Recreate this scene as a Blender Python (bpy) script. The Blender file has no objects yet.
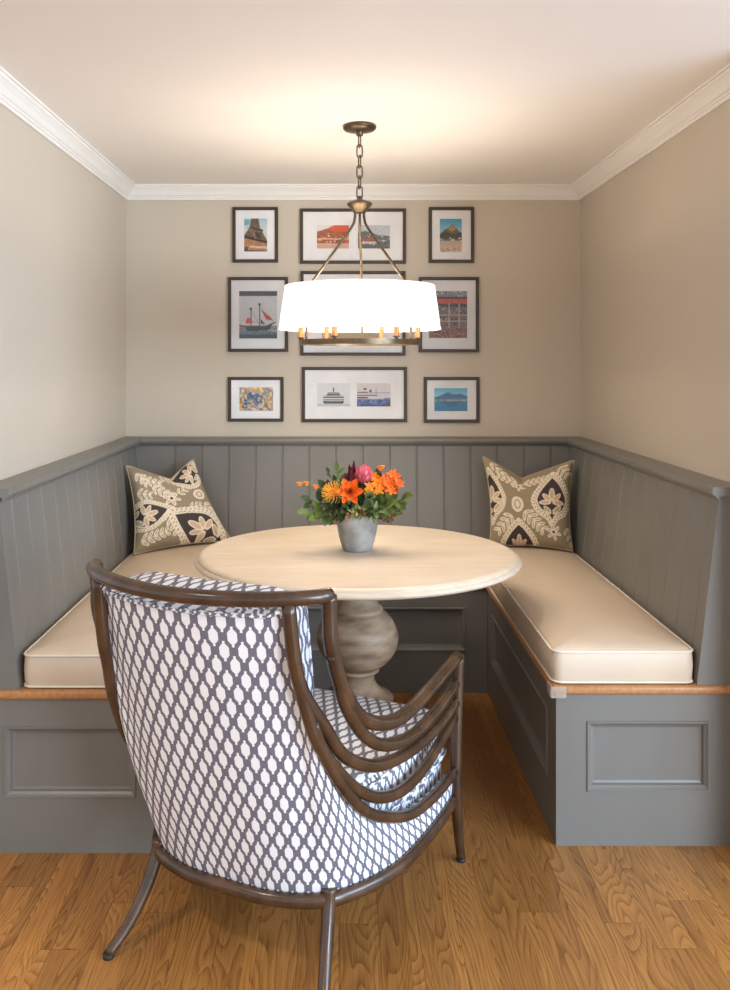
import bpy, bmesh, math, random
import numpy as np
from mathutils import Vector, Matrix

random.seed(7); np.random.seed(7)
SC = bpy.context.scene
COL = SC.collection
PI = math.pi

# ------------------------------------------------------------------ colour / materials
def lin(c):
    return tuple((v/255/12.92) if v/255 <= .04045 else ((v/255+.055)/1.055)**2.4 for v in c)

def rgba(c):
    return (*lin(c), 1)

class NT:
    """tiny node helper"""
    def __init__(s, name):
        s.m = bpy.data.materials.new(name); s.m.use_nodes = True
        s.t = s.m.node_tree; s.n = s.t.nodes; s.b = s.n['Principled BSDF']
        s.out = s.n['Material Output']
    def node(s, typ, **kw):
        n = s.n.new(typ)
        for k, v in kw.items(): setattr(n, k, v)
        return n
    def link(s, a, b): s.t.links.new(a, b)
    def val(s, sock, v):
        if isinstance(v, (int, float)): sock.default_value = v
        else: s.link(v, sock)
    def math(s, op, a, b=0.0):
        n = s.node('ShaderNodeMath', operation=op)
        s.val(n.inputs[0], a); s.val(n.inputs[1], b)
        return n.outputs[0]
    def mix(s, f, a, b):
        n = s.node('ShaderNodeMix', data_type='RGBA')
        s.val(n.inputs[0], f)
        for sock, v in ((n.inputs[6], a), (n.inputs[7], b)):
            if isinstance(v, tuple): sock.default_value = v
            else: s.link(v, sock)
        return n.outputs[2]
    def noise(s, scale, detail=3, vec=None, distort=0.0, rough=.5):
        n = s.node('ShaderNodeTexNoise'); n.inputs['Scale'].default_value = scale
        n.inputs['Detail'].default_value = detail; n.inputs['Distortion'].default_value = distort
        n.inputs['Roughness'].default_value = rough
        if vec is not None: s.link(vec, n.inputs['Vector'])
        return n.outputs['Fac']
    def ramp(s, f, stops):
        n = s.node('ShaderNodeValToRGB'); s.link(f, n.inputs[0])
        e = n.color_ramp.elements
        while len(e) < len(stops): e.new(.5)
        for i, (p, c) in enumerate(stops): e[i].position = p; e[i].color = c
        return n.outputs[0]
    def obj(s, scale=(1, 1, 1)):
        tc = s.node('ShaderNodeTexCoord'); mp = s.node('ShaderNodeMapping')
        mp.inputs['Scale'].default_value = scale
        s.link(tc.outputs['Object'], mp.inputs['Vector']); return mp.outputs[0]
    def bump(s, h, strength=.2, dist=.01):
        n = s.node('ShaderNodeBump'); n.inputs['Strength'].default_value = strength
        n.inputs['Distance'].default_value = dist
        s.link(h, n.inputs['Height']); s.link(n.outputs[0], s.b.inputs['Normal'])

def simple(name, c, rough=.5, c2=None, scale=8, stretch=(1, 1, 1), metal=0, bump=0, bscale=None, spec=.5, detail=4):
    t = NT(name)
    t.b.inputs['Roughness'].default_value = rough
    t.b.inputs['Metallic'].default_value = metal
    t.b.inputs['Specular IOR Level'].default_value = spec
    v = t.obj(stretch)
    f = t.noise(scale, detail, v)
    if c2 is None: c2 = tuple(x*.94 for x in c)
    t.link(t.ramp(f, [(.3, rgba(c2)), (.7, rgba(c))]), t.b.inputs['Base Color'])
    if bump:
        t.bump(t.noise(bscale or scale*6, 3, v), bump, .004)
    return t.m

WALLC = (200, 188, 170)
M = {}
M['wall'] = simple('warm_grey_wall_paint', WALLC, .36, tuple(x*.985 for x in WALLC), 2.0, bump=.04, bscale=60, spec=.4)
M['ceiling'] = simple('ceiling_paint', (248, 245, 241), .7, (246, 242, 238), 1.5)
M['trimwhite'] = simple('white_trim_paint', (240, 236, 230), .45, (238, 234, 228), 2)
M['grey'] = simple('grey_bench_paint', (119, 116, 110), .36, (114, 111, 105), 3, stretch=(3, 3, 1), bump=.03, bscale=40)
M['oak'] = simple('oak_edge', (190, 136, 86), .4, (164, 110, 64), 12, stretch=(6, 6, 6), bump=.05)
M['cush'] = simple('beige_upholstery', (212, 193, 170), .42, (205, 186, 162), 5, bump=.05, bscale=300, spec=.35)
M['pillow_edge'] = simple('taupe_pillow_edge', (186, 168, 140), .7)
M['piping'] = simple('cushion_piping', (233, 220, 202), .5, bump=.05)
M['darkwood'] = simple('dark_rattan_wood', (84, 58, 38), .24, (52, 36, 25), 16, stretch=(1, 1, .6), spec=.6, bump=.05)
M['frame'] = simple('dark_bronze_frame', (66, 50, 38), .35, (54, 40, 30), 12)
M['mat'] = simple('white_mat_board', (250, 244, 239), .8)
M['bronze'] = simple('aged_bronze', (112, 96, 76), .36, (80, 67, 52), 30, metal=.8)
M['sleeve'] = simple('brass_sleeve', (150, 108, 66), .4, (136, 94, 54), 20, metal=.25)
M['darkmetal'] = simple('dark_bronze', (70, 55, 42), .4, metal=.8)
M['concrete'] = simple('concrete', (164, 160, 153), .75, (120, 115, 110), 18, bump=.2, bscale=60)
M['tabletop'] = None
M['rubber'] = simple('black_rubber', (30, 28, 27), .6)

def table_mat():
    t = NT('limed_wood')
    v = t.obj((1, 9, 1))
    n1 = t.noise(5, 5, v, .8)
    n2 = t.noise(2.2, 3, t.obj())
    a = t.ramp(n1, [(.3, rgba((192, 170, 142))), (.72, rgba((218, 202, 180)))])
    b = t.ramp(n2, [(.35, rgba((222, 208, 190))), (.75, rgba((200, 178, 150)))])
    t.link(t.mix(.5, a, b), t.b.inputs['Base Color'])
    t.b.inputs['Roughness'].default_value = .42
    t.bump(n1, .04, .003)
    return t.m
M['tabletop'] = table_mat()
M['pedestal'] = simple('weathered_pedestal_wood', (180, 154, 126), .6, (116, 92, 70), 9, stretch=(1, 1, 3.5), bump=.15, bscale=40)

def floor_mat():
    t = NT('oak_floorboards')
    tc = t.node('ShaderNodeTexCoord')
    mp = t.node('ShaderNodeMapping'); mp.inputs['Rotation'].default_value = (0, 0, PI/2)
    mp.inputs['Location'].default_value = (.3, .0, 0)
    s0 = t.node('ShaderNodeSeparateXYZ'); t.link(tc.outputs['Object'], s0.inputs[0])
    row0 = t.math('FLOOR', t.math('DIVIDE', t.math('ADD', s0.outputs['X'], .027), .098))
    wr = t.node('ShaderNodeTexWhiteNoise', noise_dimensions='1D'); t.link(row0, wr.inputs['W'])
    cs = t.node('ShaderNodeCombineXYZ'); t.link(s0.outputs['X'], cs.inputs[0]); t.link(t.math('ADD', s0.outputs['Y'], t.math('MULTIPLY', wr.outputs['Value'], 1.3)), cs.inputs[1])
    t.link(cs.outputs[0], mp.inputs['Vector'])
    br = t.node('ShaderNodeTexBrick')
    t.link(mp.outputs[0], br.inputs['Vector'])
    br.inputs['Scale'].default_value = 1; br.inputs['Brick Width'].default_value = 1.3
    br.inputs['Row Height'].default_value = .098; br.inputs['Mortar Size'].default_value = .0006
    br.inputs['Mortar Smooth'].default_value = .2
    br.inputs['Color1'].default_value = (0, 0, 0, 1); br.inputs['Color2'].default_value = (1, 1, 1, 1)
    br.inputs['Mortar'].default_value = (0.5, .5, .5, 1)
    br.offset = 0
    # per-board shift of the grain
    sep = t.node('ShaderNodeSeparateXYZ'); t.link(tc.outputs['Object'], sep.inputs[0])
    row = t.math('FLOOR', t.math('DIVIDE', t.math('ADD', sep.outputs['X'], .027), .098))
    wn = t.node('ShaderNodeTexWhiteNoise', noise_dimensions='2D')
    cmb = t.node('ShaderNodeCombineXYZ'); t.link(row, cmb.inputs[0]); t.link(br.outputs['Color'], cmb.inputs[1])
    t.link(cmb.outputs[0], wn.inputs['Vector'])
    off = t.math('MULTIPLY', wn.outputs['Value'], 7.0)
    gv = t.node('ShaderNodeCombineXYZ')
    t.link(t.math('ADD', t.math('MULTIPLY', sep.outputs['X'], 5.5), off), gv.inputs[0])
    t.link(t.math('ADD', t.math('MULTIPLY', sep.outputs['Y'], .8), off), gv.inputs[1])
    t.link(off, gv.inputs[2])
    n = t.noise(1.7, 1.2, gv.outputs[0], .15)
    rings = t.math('FRACT', t.math('MULTIPLY', n, 30))
    saw = t.math('POWER', rings, 2.2)
    fine_v = t.node('ShaderNodeCombineXYZ')
    t.link(t.math('MULTIPLY', sep.outputs['X'], 300), fine_v.inputs[0]); t.link(t.math('MULTIPLY', sep.outputs['Y'], 9), fine_v.inputs[1]); t.link(off, fine_v.inputs[2])
    fine = t.noise(1, 3, fine_v.outputs[0])
    g = t.math('SUBTRACT', t.math('ADD', .45, t.math('MULTIPLY', fine, .7)), t.math('MULTIPLY', saw, .32))
    grain = t.ramp(g, [(.28, rgba((100, 62, 28))), (.55, rgba((148, 99, 50))), (.85, rgba((178, 127, 68)))])
    tone = t.ramp(wn.outputs['Value'], [(.0, (.72, .68, .64, 1)), (.5, (.92, .90, .88, 1)), (1, (1.1, 1.06, 1.0, 1))])
    mul = t.node('ShaderNodeMix', data_type='RGBA', blend_type='MULTIPLY'); mul.inputs[0].default_value = 1
    t.link(grain, mul.inputs[6]); t.link(tone, mul.inputs[7])
    c = t.mix(br.outputs['Fac'], mul.outputs[2], rgba((84, 50, 26)))
    t.link(c, t.b.inputs['Base Color'])
    t.b.inputs['Roughness'].default_value = .34
    t.bump(t.math('SUBTRACT', g, br.outputs['Fac']), .06, .002)
    return t.m
M['floor'] = floor_mat()

def lattice_fabric():
    t = NT('blue_white_lattice_fabric')
    uv = t.node('ShaderNodeUVMap')
    sep = t.node('ShaderNodeSeparateXYZ'); t.link(uv.outputs[0], sep.inputs[0])
    px, py = .0345, .0670
    masks = []
    for k in (0.0, .5):
        ax = t.math('ABSOLUTE', t.math('MULTIPLY', t.math('SUBTRACT', t.math('FRACT', t.math('ADD', t.math('DIVIDE', sep.outputs[0], px), 20 + k)), .5), px))
        ay = t.math('ABSOLUTE', t.math('MULTIPLY', t.math('SUBTRACT', t.math('FRACT', t.math('ADD', t.math('DIVIDE', sep.outputs[1], py), 20 + k)), .5), py))
        for (bx, by) in ((.0089, .0098), (.0070, .0132), (.0048, .0160), (.0024, .0235)):
            masks.append(t.math('MULTIPLY', t.math('LESS_THAN', ax, bx), t.math('LESS_THAN', ay, by)))
    m = masks[0]
    for q in masks[1:]: m = t.math('MAXIMUM', m, q)
    weave = t.noise(900, 2, uv.outputs[0])
    dark = t.ramp(weave, [(.3, rgba((98, 96, 108))), (.7, rgba((118, 116, 128)))])
    t.link(t.mix(m, dark, rgba((236, 236, 238))), t.b.inputs['Base Color'])
    t.b.inputs['Roughness'].default_value = .7
    t.bump(weave, .08, .002)
    return t.m
M['fabric'] = lattice_fabric()

def painted(name, rough=.75):
    t = NT(name)
    a = t.node('ShaderNodeVertexColor', layer_name='paint')
    t.link(a.outputs['Color'], t.b.inputs['Base Color'])
    t.b.inputs['Roughness'].default_value = rough; t.b.inputs['Specular IOR Level'].default_value = .15
    return t.m
M['print'] = painted('photographic_print', .9)
M['embroid'] = painted('embroidered_linen', .8)

def glass_mat():
    t = NT('picture_glass')
    tr = t.node('ShaderNodeBsdfTransparent'); gl = t.node('ShaderNodeBsdfGlossy'); gl.inputs['Roughness'].default_value = .02
    fr = t.node('ShaderNodeFresnel'); fr.inputs['IOR'].default_value = 1.45
    mx = t.node('ShaderNodeMixShader'); t.link(fr.outputs[0], mx.inputs[0]); t.link(tr.outputs[0], mx.inputs[1]); t.link(gl.outputs[0], mx.inputs[2])
    t.link(mx.outputs[0], t.out.inputs[0]); return t.m
M['glass'] = glass_mat()

def clear_plastic():
    t = NT('clear_plastic')
    tr = t.node('ShaderNodeBsdfTransparent'); mx = t.node('ShaderNodeMixShader'); mx.inputs[0].default_value = .35
    t.b.inputs['Base Color'].default_value = rgba((205, 188, 168)); t.b.inputs['Roughness'].default_value = .2
    t.link(tr.outputs[0], mx.inputs[1]); t.link(t.b.outputs[0], mx.inputs[2]); t.link(mx.outputs[0], t.out.inputs[0]); return t.m
M['clear'] = clear_plastic()

def shade_mat():
    t = NT('linen_lampshade')
    df = t.node('ShaderNodeBsdfDiffuse'); df.inputs[0].default_value = rgba((250, 244, 236))
    tl = t.node('ShaderNodeBsdfTranslucent'); tl.inputs[0].default_value = rgba((150, 140, 126))
    em = t.node('ShaderNodeEmission'); em.inputs[0].default_value = (1, .91, .80, 1); em.inputs[1].default_value = SHADE_E
    n = t.noise(250, 2, t.obj((1, 1, .3)))
    mx = t.node('ShaderNodeMixShader'); mx.inputs[0].default_value = .5
    t.link(df.outputs[0], mx.inputs[1]); t.link(tl.outputs[0], mx.inputs[2])
    ad = t.node('ShaderNodeAddShader'); t.link(mx.outputs[0], ad.inputs[0]); t.link(em.outputs[0], ad.inputs[1])
    t.link(ad.outputs[0], t.out.inputs[0]); return t.m
SHADE_E = .72
M['shade'] = shade_mat()
def bulb_mat():
    t = NT('lit_bulb'); t.b.inputs['Base Color'].default_value = (1, .9, .75, 1)
    t.b.inputs['Emission Color'].default_value = (1, .82, .6, 1); t.b.inputs['Emission Strength'].default_value = 25
    return t.m
M['bulb'] = bulb_mat()
def petal(name, c, c2, rough=.55):
    return simple(name, c, rough, c2, 30, spec=.3)
M['orange'] = petal('orange_petal', (238, 120, 40), (228, 96, 26))
M['orange2'] = petal('golden_orange_petal', (246, 152, 44), (236, 128, 30))
M['yellow'] = petal('yellow_bristle', (248, 196, 84), (244, 170, 60))
M['pink'] = petal('pink_bract', (206, 62, 92), (224, 128, 140))
M['pinktip'] = petal('pale_pink_tip', (232, 178, 176), (214, 120, 130))
M['burgundy'] = petal('burgundy_leaf', (98, 18, 30), (66, 12, 22))
M['leaf'] = petal('green_leaf', (104, 122, 58), (74, 92, 42))
M['leafdark'] = petal('dark_green_leaf', (68, 82, 42), (46, 58, 32))
M['leafpale'] = petal('pale_green_leaf', (140, 150, 96), (108, 126, 74))
M['stem'] = petal('green_stem', (88, 106, 56), (70, 88, 44))
M['berry'] = petal('red_berry', (130, 40, 30), (96, 26, 22))
M['tan'] = petal('tan_seed_pod', (204, 156, 108), (150, 92, 60))

# ------------------------------------------------------------------ mesh helpers
def link(name, bm, mat, parent=None, smooth=True, autosmooth=None, recalc=True):
    if recalc: bmesh.ops.recalc_face_normals(bm, faces=bm.faces[:])
    me = bpy.data.meshes.new(name); bm.to_mesh(me); bm.free()
    o = bpy.data.objects.new(name, me); COL.objects.link(o)
    if isinstance(mat, (list, tuple)):
        for m_ in mat: me.materials.append(m_)
    else: me.materials.append(mat)
    if smooth: me.shade_smooth()
    if autosmooth: me.set_sharp_from_angle(angle=math.radians(autosmooth))
    if parent: o.parent = parent
    return o

def tag(o, label=None, cat=None, group=None, kind=None):
    if label: o['label'] = label
    if cat: o['category'] = cat
    if group: o['group'] = group
    if kind: o['kind'] = kind
    return o

def empty(name, loc=(0, 0, 0), rz=0, label=None, cat=None, group=None):
    o = bpy.data.objects.new(name, None); COL.objects.link(o); o.location = loc; o.rotation_euler = (0, 0, rz)
    o.empty_display_size = .05
    return tag(o, label, cat, group)

def box_bm(bm, lo, hi, bev=0, seg=2):
    t = bmesh.new(); bmesh.ops.create_cube(t, size=1)
    s = [hi[i]-lo[i] for i in range(3)]; c = [(hi[i]+lo[i])/2 for i in range(3)]
    bmesh.ops.scale(t, vec=s, verts=t.verts); bmesh.ops.translate(t, vec=c, verts=t.verts)
    if bev: bmesh.ops.bevel(t, geom=t.edges[:], offset=bev, segments=seg, profile=.5, affect='EDGES')
    me = bpy.data.meshes.new('t'); t.to_mesh(me); t.free(); bm.from_mesh(me); bpy.data.meshes.remove(me)
    return bm

def catmull(pts, n=8, closed=False):
    P = [Vector(p) for p in pts]; out = []
    N = len(P); rng = range(N if closed else N-1)
    for i in rng:
        if closed: p0, p1, p2, p3 = P[i-1], P[i], P[(i+1) % N], P[(i+2) % N]
        else:
            p1, p2 = P[i], P[i+1]
            p0 = P[i-1] if i else p1*2-p2; p3 = P[i+2] if i+2 < N else p2*2-p1
        for k in range(n):
            t = k/n
            out.append(.5*((2*p1)+(p2-p0)*t+(2*p0-5*p1+4*p2-p3)*t*t+(3*p1-p0-3*p2+p3)*t**3))
    if not closed: out.append(P[-1])
    return out

def tube(bm, pts, r, sides=12, smooth_n=6, closed=False, flat=(1, 1), up=None):
    """round bar along a smooth path; r is a number or one radius per control point"""
    rs = r if isinstance(r, (list, tuple)) else [r]*len(pts)
    if smooth_n > 1:
        P = catmull(pts, smooth_n, closed)
        R = []
        cnt = len(pts) if closed else len(pts)-1
        for i in range(cnt):
            for k in range(smooth_n): R.append(rs[i]+(rs[(i+1) % len(rs)]-rs[i])*k/smooth_n)
        if not closed: R.append(rs[-1])
    else: P = [Vector(p) for p in pts]; R = list(rs)
    n = len(P); rings = []
    def tang(i):
        a = P[i-1] if (i or closed) else P[0]; b = P[(i+1) % n] if (i < n-1 or closed) else P[-1]
        return (b-a).normalized()
    t = tang(0); ref = Vector(up) if up else (Vector((0, 0, 1)) if abs(t.z) < .9 else Vector((1, 0, 0)))
    nrm = (ref-t*ref.dot(t)).normalized()
    for i in range(n):
        t = tang(i); nrm = (nrm-t*nrm.dot(t)).normalized(); b = t.cross(nrm)
        rings.append([bm.verts.new(P[i]+(nrm*math.cos(q*2*PI/sides)*flat[0]+b*math.sin(q*2*PI/sides)*flat[1])*R[i]) for q in range(sides)])
    for i in range(n if closed else n-1):
        A, B = rings[i], rings[(i+1) % n]
        for q in range(sides): bm.faces.new((A[q], A[(q+1) % sides], B[(q+1) % sides], B[q]))
    if not closed:
        bm.faces.new(rings[0][::-1]); bm.faces.new(rings[-1])
    return bm

def lathe(bm, prof, seg=48, c=(0, 0)):
    rings = []
    for r, z in prof:
        if r < 1e-6: rings.append([bm.verts.new((c[0], c[1], z))])
        else: rings.append([bm.verts.new((c[0]+r*math.cos(2*PI*k/seg), c[1]+r*math.sin(2*PI*k/seg), z)) for k in range(seg)])
    for A, B in zip(rings, rings[1:]):
        for k in range(seg):
            k2 = (k+1) % seg
            if len(A) == 1 and len(B) == 1: continue
            if len(A) == 1: bm.faces.new((A[0], B[k], B[k2]))
            elif len(B) == 1: bm.faces.new((A[k], A[k2], B[0]))
            else: bm.faces.new((A[k], A[k2], B[k2], B[k]))
    return bm

def smooth_prof(prof, n=6):
    return [(max(0, p.x), p.z) for p in catmull([(r, 0, z) for r, z in prof], n)]

def loft(bm, sections, cap=True, closed_sec=True):
    rows = [[bm.verts.new(p) for p in s] for s in sections]
    n = len(rows[0])
    for A, B in zip(rows, rows[1:]):
        for k in range(n if closed_sec else n-1):
            bm.faces.new((A[k], A[(k+1) % n], B[(k+1) % n], B[k]))
    if cap and closed_sec:
        bm.faces.new(rows[0][::-1]); bm.faces.new(rows[-1])
    return rows

def box_uv(o):
    me = o.data; uvl = me.uv_layers.new(name='UVMap') if not me.uv_layers else me.uv_layers[0]
    for p in me.polygons:
        n = p.normal
        ax = max(range(3), key=lambda i: abs(n[i]))
        for li in p.loop_indices:
            v = me.vertices[me.loops[li].vertex_index].co
            uvl.data[li].uv = (v.y, v.z) if ax == 0 else ((v.x, v.z) if ax == 1 else (v.x, v.y))

def ring_uv(o, n, rows_side):
    """fabric runs round the sides of a lofted cushion and straight across its top"""
    me = o.data; uvl = me.uv_layers.new(name='UVMap'); V = me.vertices
    k0 = max(0, rows_side//2)*n
    arc_ = [0]
    for k in range(n): arc_.append(arc_[-1]+(V[k0+(k+1) % n].co-V[k0+k].co).xy.length)
    for p in me.polygons:
        ids = [me.loops[li].vertex_index for li in p.loop_indices]
        side = len(ids) == 4 and max(ids) < n*rows_side
        wrap = any(i % n == n-1 for i in ids) and any(i % n == 0 for i in ids)
        for li, i in zip(p.loop_indices, ids):
            c = V[i].co; q = i % n
            if wrap and q == 0: q = n
            uvl.data[li].uv = (arc_[q], c.z) if side else (c.x, c.y)

# ------------------------------------------------------------------ raster painter for prints and embroidery
class Canvas:
    def __init__(s, w, h, bg, W=None, H=None):
        s.w, s.h = w, h; s.W = W or w; s.H = H or h
        s.a = np.zeros((h, w, 3)); s.a[:] = bg
        xs = (np.arange(w)+.5)/w*s.W; ys = (np.arange(h)+.5)/h*s.H
        s.X, s.Y = np.meshgrid(xs, ys)          # y downwards, like looking at the print
    def put(s, m, c): s.a[m] = c
    def poly(s, pts, c):
        X, Y = s.X, s.Y; ins = np.zeros(X.shape, bool)
        n = len(pts)
        for i in range(n):
            x1, y1 = pts[i]; x2, y2 = pts[(i+1) % n]
            if y1 == y2: continue
            cond = ((y1 > Y) != (y2 > Y)) & (X < (x2-x1)*(Y-y1)/(y2-y1)+x1)
            ins ^= cond
        s.put(ins, c)
    def ell(s, cx, cy, rx, ry, c, rot=0):
        dx, dy = s.X-cx, s.Y-cy; ca, sa = math.cos(rot), math.sin(rot)
        s.put(((dx*ca+dy*sa)/rx)**2+((-dx*sa+dy*ca)/ry)**2 < 1, c)
    def line(s, x1, y1, x2, y2, w, c):
        dx, dy = x2-x1, y2-y1; L = dx*dx+dy*dy+1e-9
        t = np.clip(((s.X-x1)*dx+(s.Y-y1)*dy)/L, 0, 1)
        s.put((s.X-x1-t*dx)**2+(s.Y-y1-t*dy)**2 < (w/2)**2, c)
    def path(s, pts, w, c):
        for (a, b) in zip(pts, pts[1:]): s.line(*a, *b, w, c)
    def rect(s, x1, y1, x2, y2, c): s.put((s.X >= x1) & (s.X < x2) & (s.Y >= y1) & (s.Y < y2), c)
    def grad(s, y1, y2, c1, c2):
        m = (s.Y >= y1) & (s.Y < y2); t = ((s.Y-y1)/(y2-y1))[..., None]
        g = np.array(c1)*(1-t)+np.array(c2)*t; s.a[m] = g[m]
    def grain(s, amt, y1=-1e9, y2=1e9, blk=1):
        n = np.random.randn(s.h//blk+1, s.w//blk+1, 1)*amt
        n = np.repeat(np.repeat(n, blk, 0), blk, 1)[:s.h, :s.w]
        m = (s.Y >= y1) & (s.Y < y2); s.a[m] = np.clip(s.a+n, 0, 255)[m]
    def leaf(s, x, y, L, w, ang, c, edge=None, ew=0):
        cx, cy = x+math.cos(ang)*L/2, y+math.sin(ang)*L/2
        if edge is not None: s.ell(cx, cy, L/2+ew, w/2+ew, edge, ang)
        s.ell(cx, cy, L/2, w/2, c, ang)
    def linear(s):
        a = s.a/255.0
        return np.where(a <= .04045, a/12.92, ((a+.055)/1.055)**2.4)

def paint_attr(me, cols):
    at = me.color_attributes.new('paint', 'FLOAT_COLOR', 'POINT')
    buf = np.ones((len(me.vertices), 4), dtype=np.float32); buf[:, :3] = cols
    at.data.foreach_set('color', buf.ravel())

# ------------------------------------------------------------------ dimensions of the nook
XL, XR, YB, ZC = -1.03, 1.168, 4.16, 2.249
YR, YLF, YF = 2.488, 2.452, 3.637           # bench front edges: right, left, back
BXR, BXL = .628, -.49                        # aisle faces
YNEAR = -3.2; YW = 2.3

# setting -----------------------------------------------------------
def quad(name, pts, mat, kind='structure', thick=None):
    bm = bmesh.new(); bm.faces.new([bm.verts.new(p) for p in pts])
    o = link(name, bm, mat, smooth=False, recalc=False); tag(o, kind=kind); return o
def slab(name, lo, hi, mat):
    bm = bmesh.new(); box_bm(bm, lo, hi); o = link(name, bm, mat, smooth=False); tag(o, kind='structure'); return o
slab('floor', (-4.0, YNEAR, -.1), (4.0, YB+.1, 0), M['floor'])
slab('ceiling', (-4.0, YNEAR, ZC), (4.0, YB+.1, ZC+.1), M['ceiling'])
slab('wall_back', (XL-.1, YB, 0), (XR+.1, YB+.1, ZC), M['wall'])
slab('wall_left', (XL-.1, YW, 0), (XL, YB, ZC), M['wall'])
slab('wall_right', (XR, YW, 0), (XR+.1, YB, ZC), M['wall'])

# crown moulding, mitred at the corners
CP = [(0, -.066), (.010, -.066), (.012, -.058), (.017, -.055), (.018, -.050), (.024, -.046), (.034, -.030), (.045, -.018), (.050, -.014), (.052, -.008), (.059, -.006), (.059, 0), (0, 0)]
def crown(name, side):
    bm = bmesh.new()
    if side == 'back':
        s = [[(XL+p, YB-p, ZC+z) for p, z in CP], [(XR-p, YB-p, ZC+z) for p, z in CP]]
    elif side == 'left':
        s = [[(XL+p, YW, ZC+z) for p, z in CP], [(XL+p, YB-p, ZC+z) for p, z in CP]]
    else:
        s = [[(XR-p, YW, ZC+z) for p, z in CP], [(XR-p, YB-p, ZC+z) for p, z in CP]]
    loft(bm, s); tag(link(name, bm, M['trimwhite'], smooth=False), kind='structure')
crown('trim_1', 'back'); crown('trim_2', 'left'); crown('trim_3', 'right')

# ------------------------------------------------------------------ banquette
ZS0, ZS1, ZR0, ZR1 = .440, .466, 1.014, 1.040
TB, TT = .132, .068          # backrest thickness at seat and at rail
RAIL = .094

def framed_panel(bm, o, ux, uz, n, W, H, holes, th=.016):
    """flat board W x H at origin o (axes ux, uz, outward n) with moulded recessed panels; holes = (x0,x1,z0,z1)"""
    o, ux, uz, n = Vector(o), Vector(ux), Vector(uz), Vector(n)
    def P(x, z, d): return o+ux*x+uz*z+n*d
    xs = sorted({0, W, *[h[0] for h in holes], *[h[1] for h in holes]}); zs = sorted({0, H, *[h[2] for h in holes], *[h[3] for h in holes]})
    V = {}
    def g(x, z, d):
        k = (round(x, 5), round(z, 5), round(d, 5))
        if k not in V: V[k] = bm.verts.new(P(x, z, d))
        return V[k]
    for x0, x1 in zip(xs, xs[1:]):
        for z0, z1 in zip(zs, zs[1:]):
            cx, cz = (x0+x1)/2, (z0+z1)/2
            if any(h[0] < cx < h[1] and h[2] < cz < h[3] for h in holes): continue
            bm.faces.new((g(x0, z0, th), g(x1, z0, th), g(x1, z1, th), g(x0, z1, th)))
    for (a, b, c, d) in holes:
        steps = [(0, th), (.002, th+.004), (.006, th+.004), (.010, th-.001), (.016, th-.006), (.019, .002), (.026, 0)]
        for (i0, d0), (i1, d1) in zip(steps, steps[1:]):
            A = [(a+i0, c+i0), (b-i0, c+i0), (b-i0, d-i0), (a+i0, d-i0)]; B = [(a+i1, c+i1), (b-i1, c+i1), (b-i1, d-i1), (a+i1, d-i1)]
            for k in range(4):
                k2 = (k+1) % 4
                bm.faces.new((g(*A[k], d0), g(*A[k2], d0), g(*B[k2], d1), g(*B[k], d1)))
        i = steps[-1][0]
        bm.faces.new((g(a+i, c+i, 0), g(b-i, c+i, 0), g(b-i, d-i, 0), g(a+i, d-i, 0)))
    for (x0, z0, x1, z1) in ((0, 0, W, 0), (W, 0, W, H), (W, H, 0, H), (0, H, 0, 0)):
        bm.faces.new((bm.verts.new(P(x0, z0, th)), bm.verts.new(P(x1, z1, th)) if False else bm.verts.new(P(x1, z1, th)), bm.verts.new(P(x1, z1, 0)), bm.verts.new(P(x0, z0, 0))))

def groove_stations(a, b, first, step, w=.005):
    st = [(a, 0)]; g = first
    while g < b-.02:
        st += [(g-w, 0), (g-w*.35, .005), (g+w*.35, .005), (g+w, 0)]; g += step
    return st+[(b, 0)]

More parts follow.
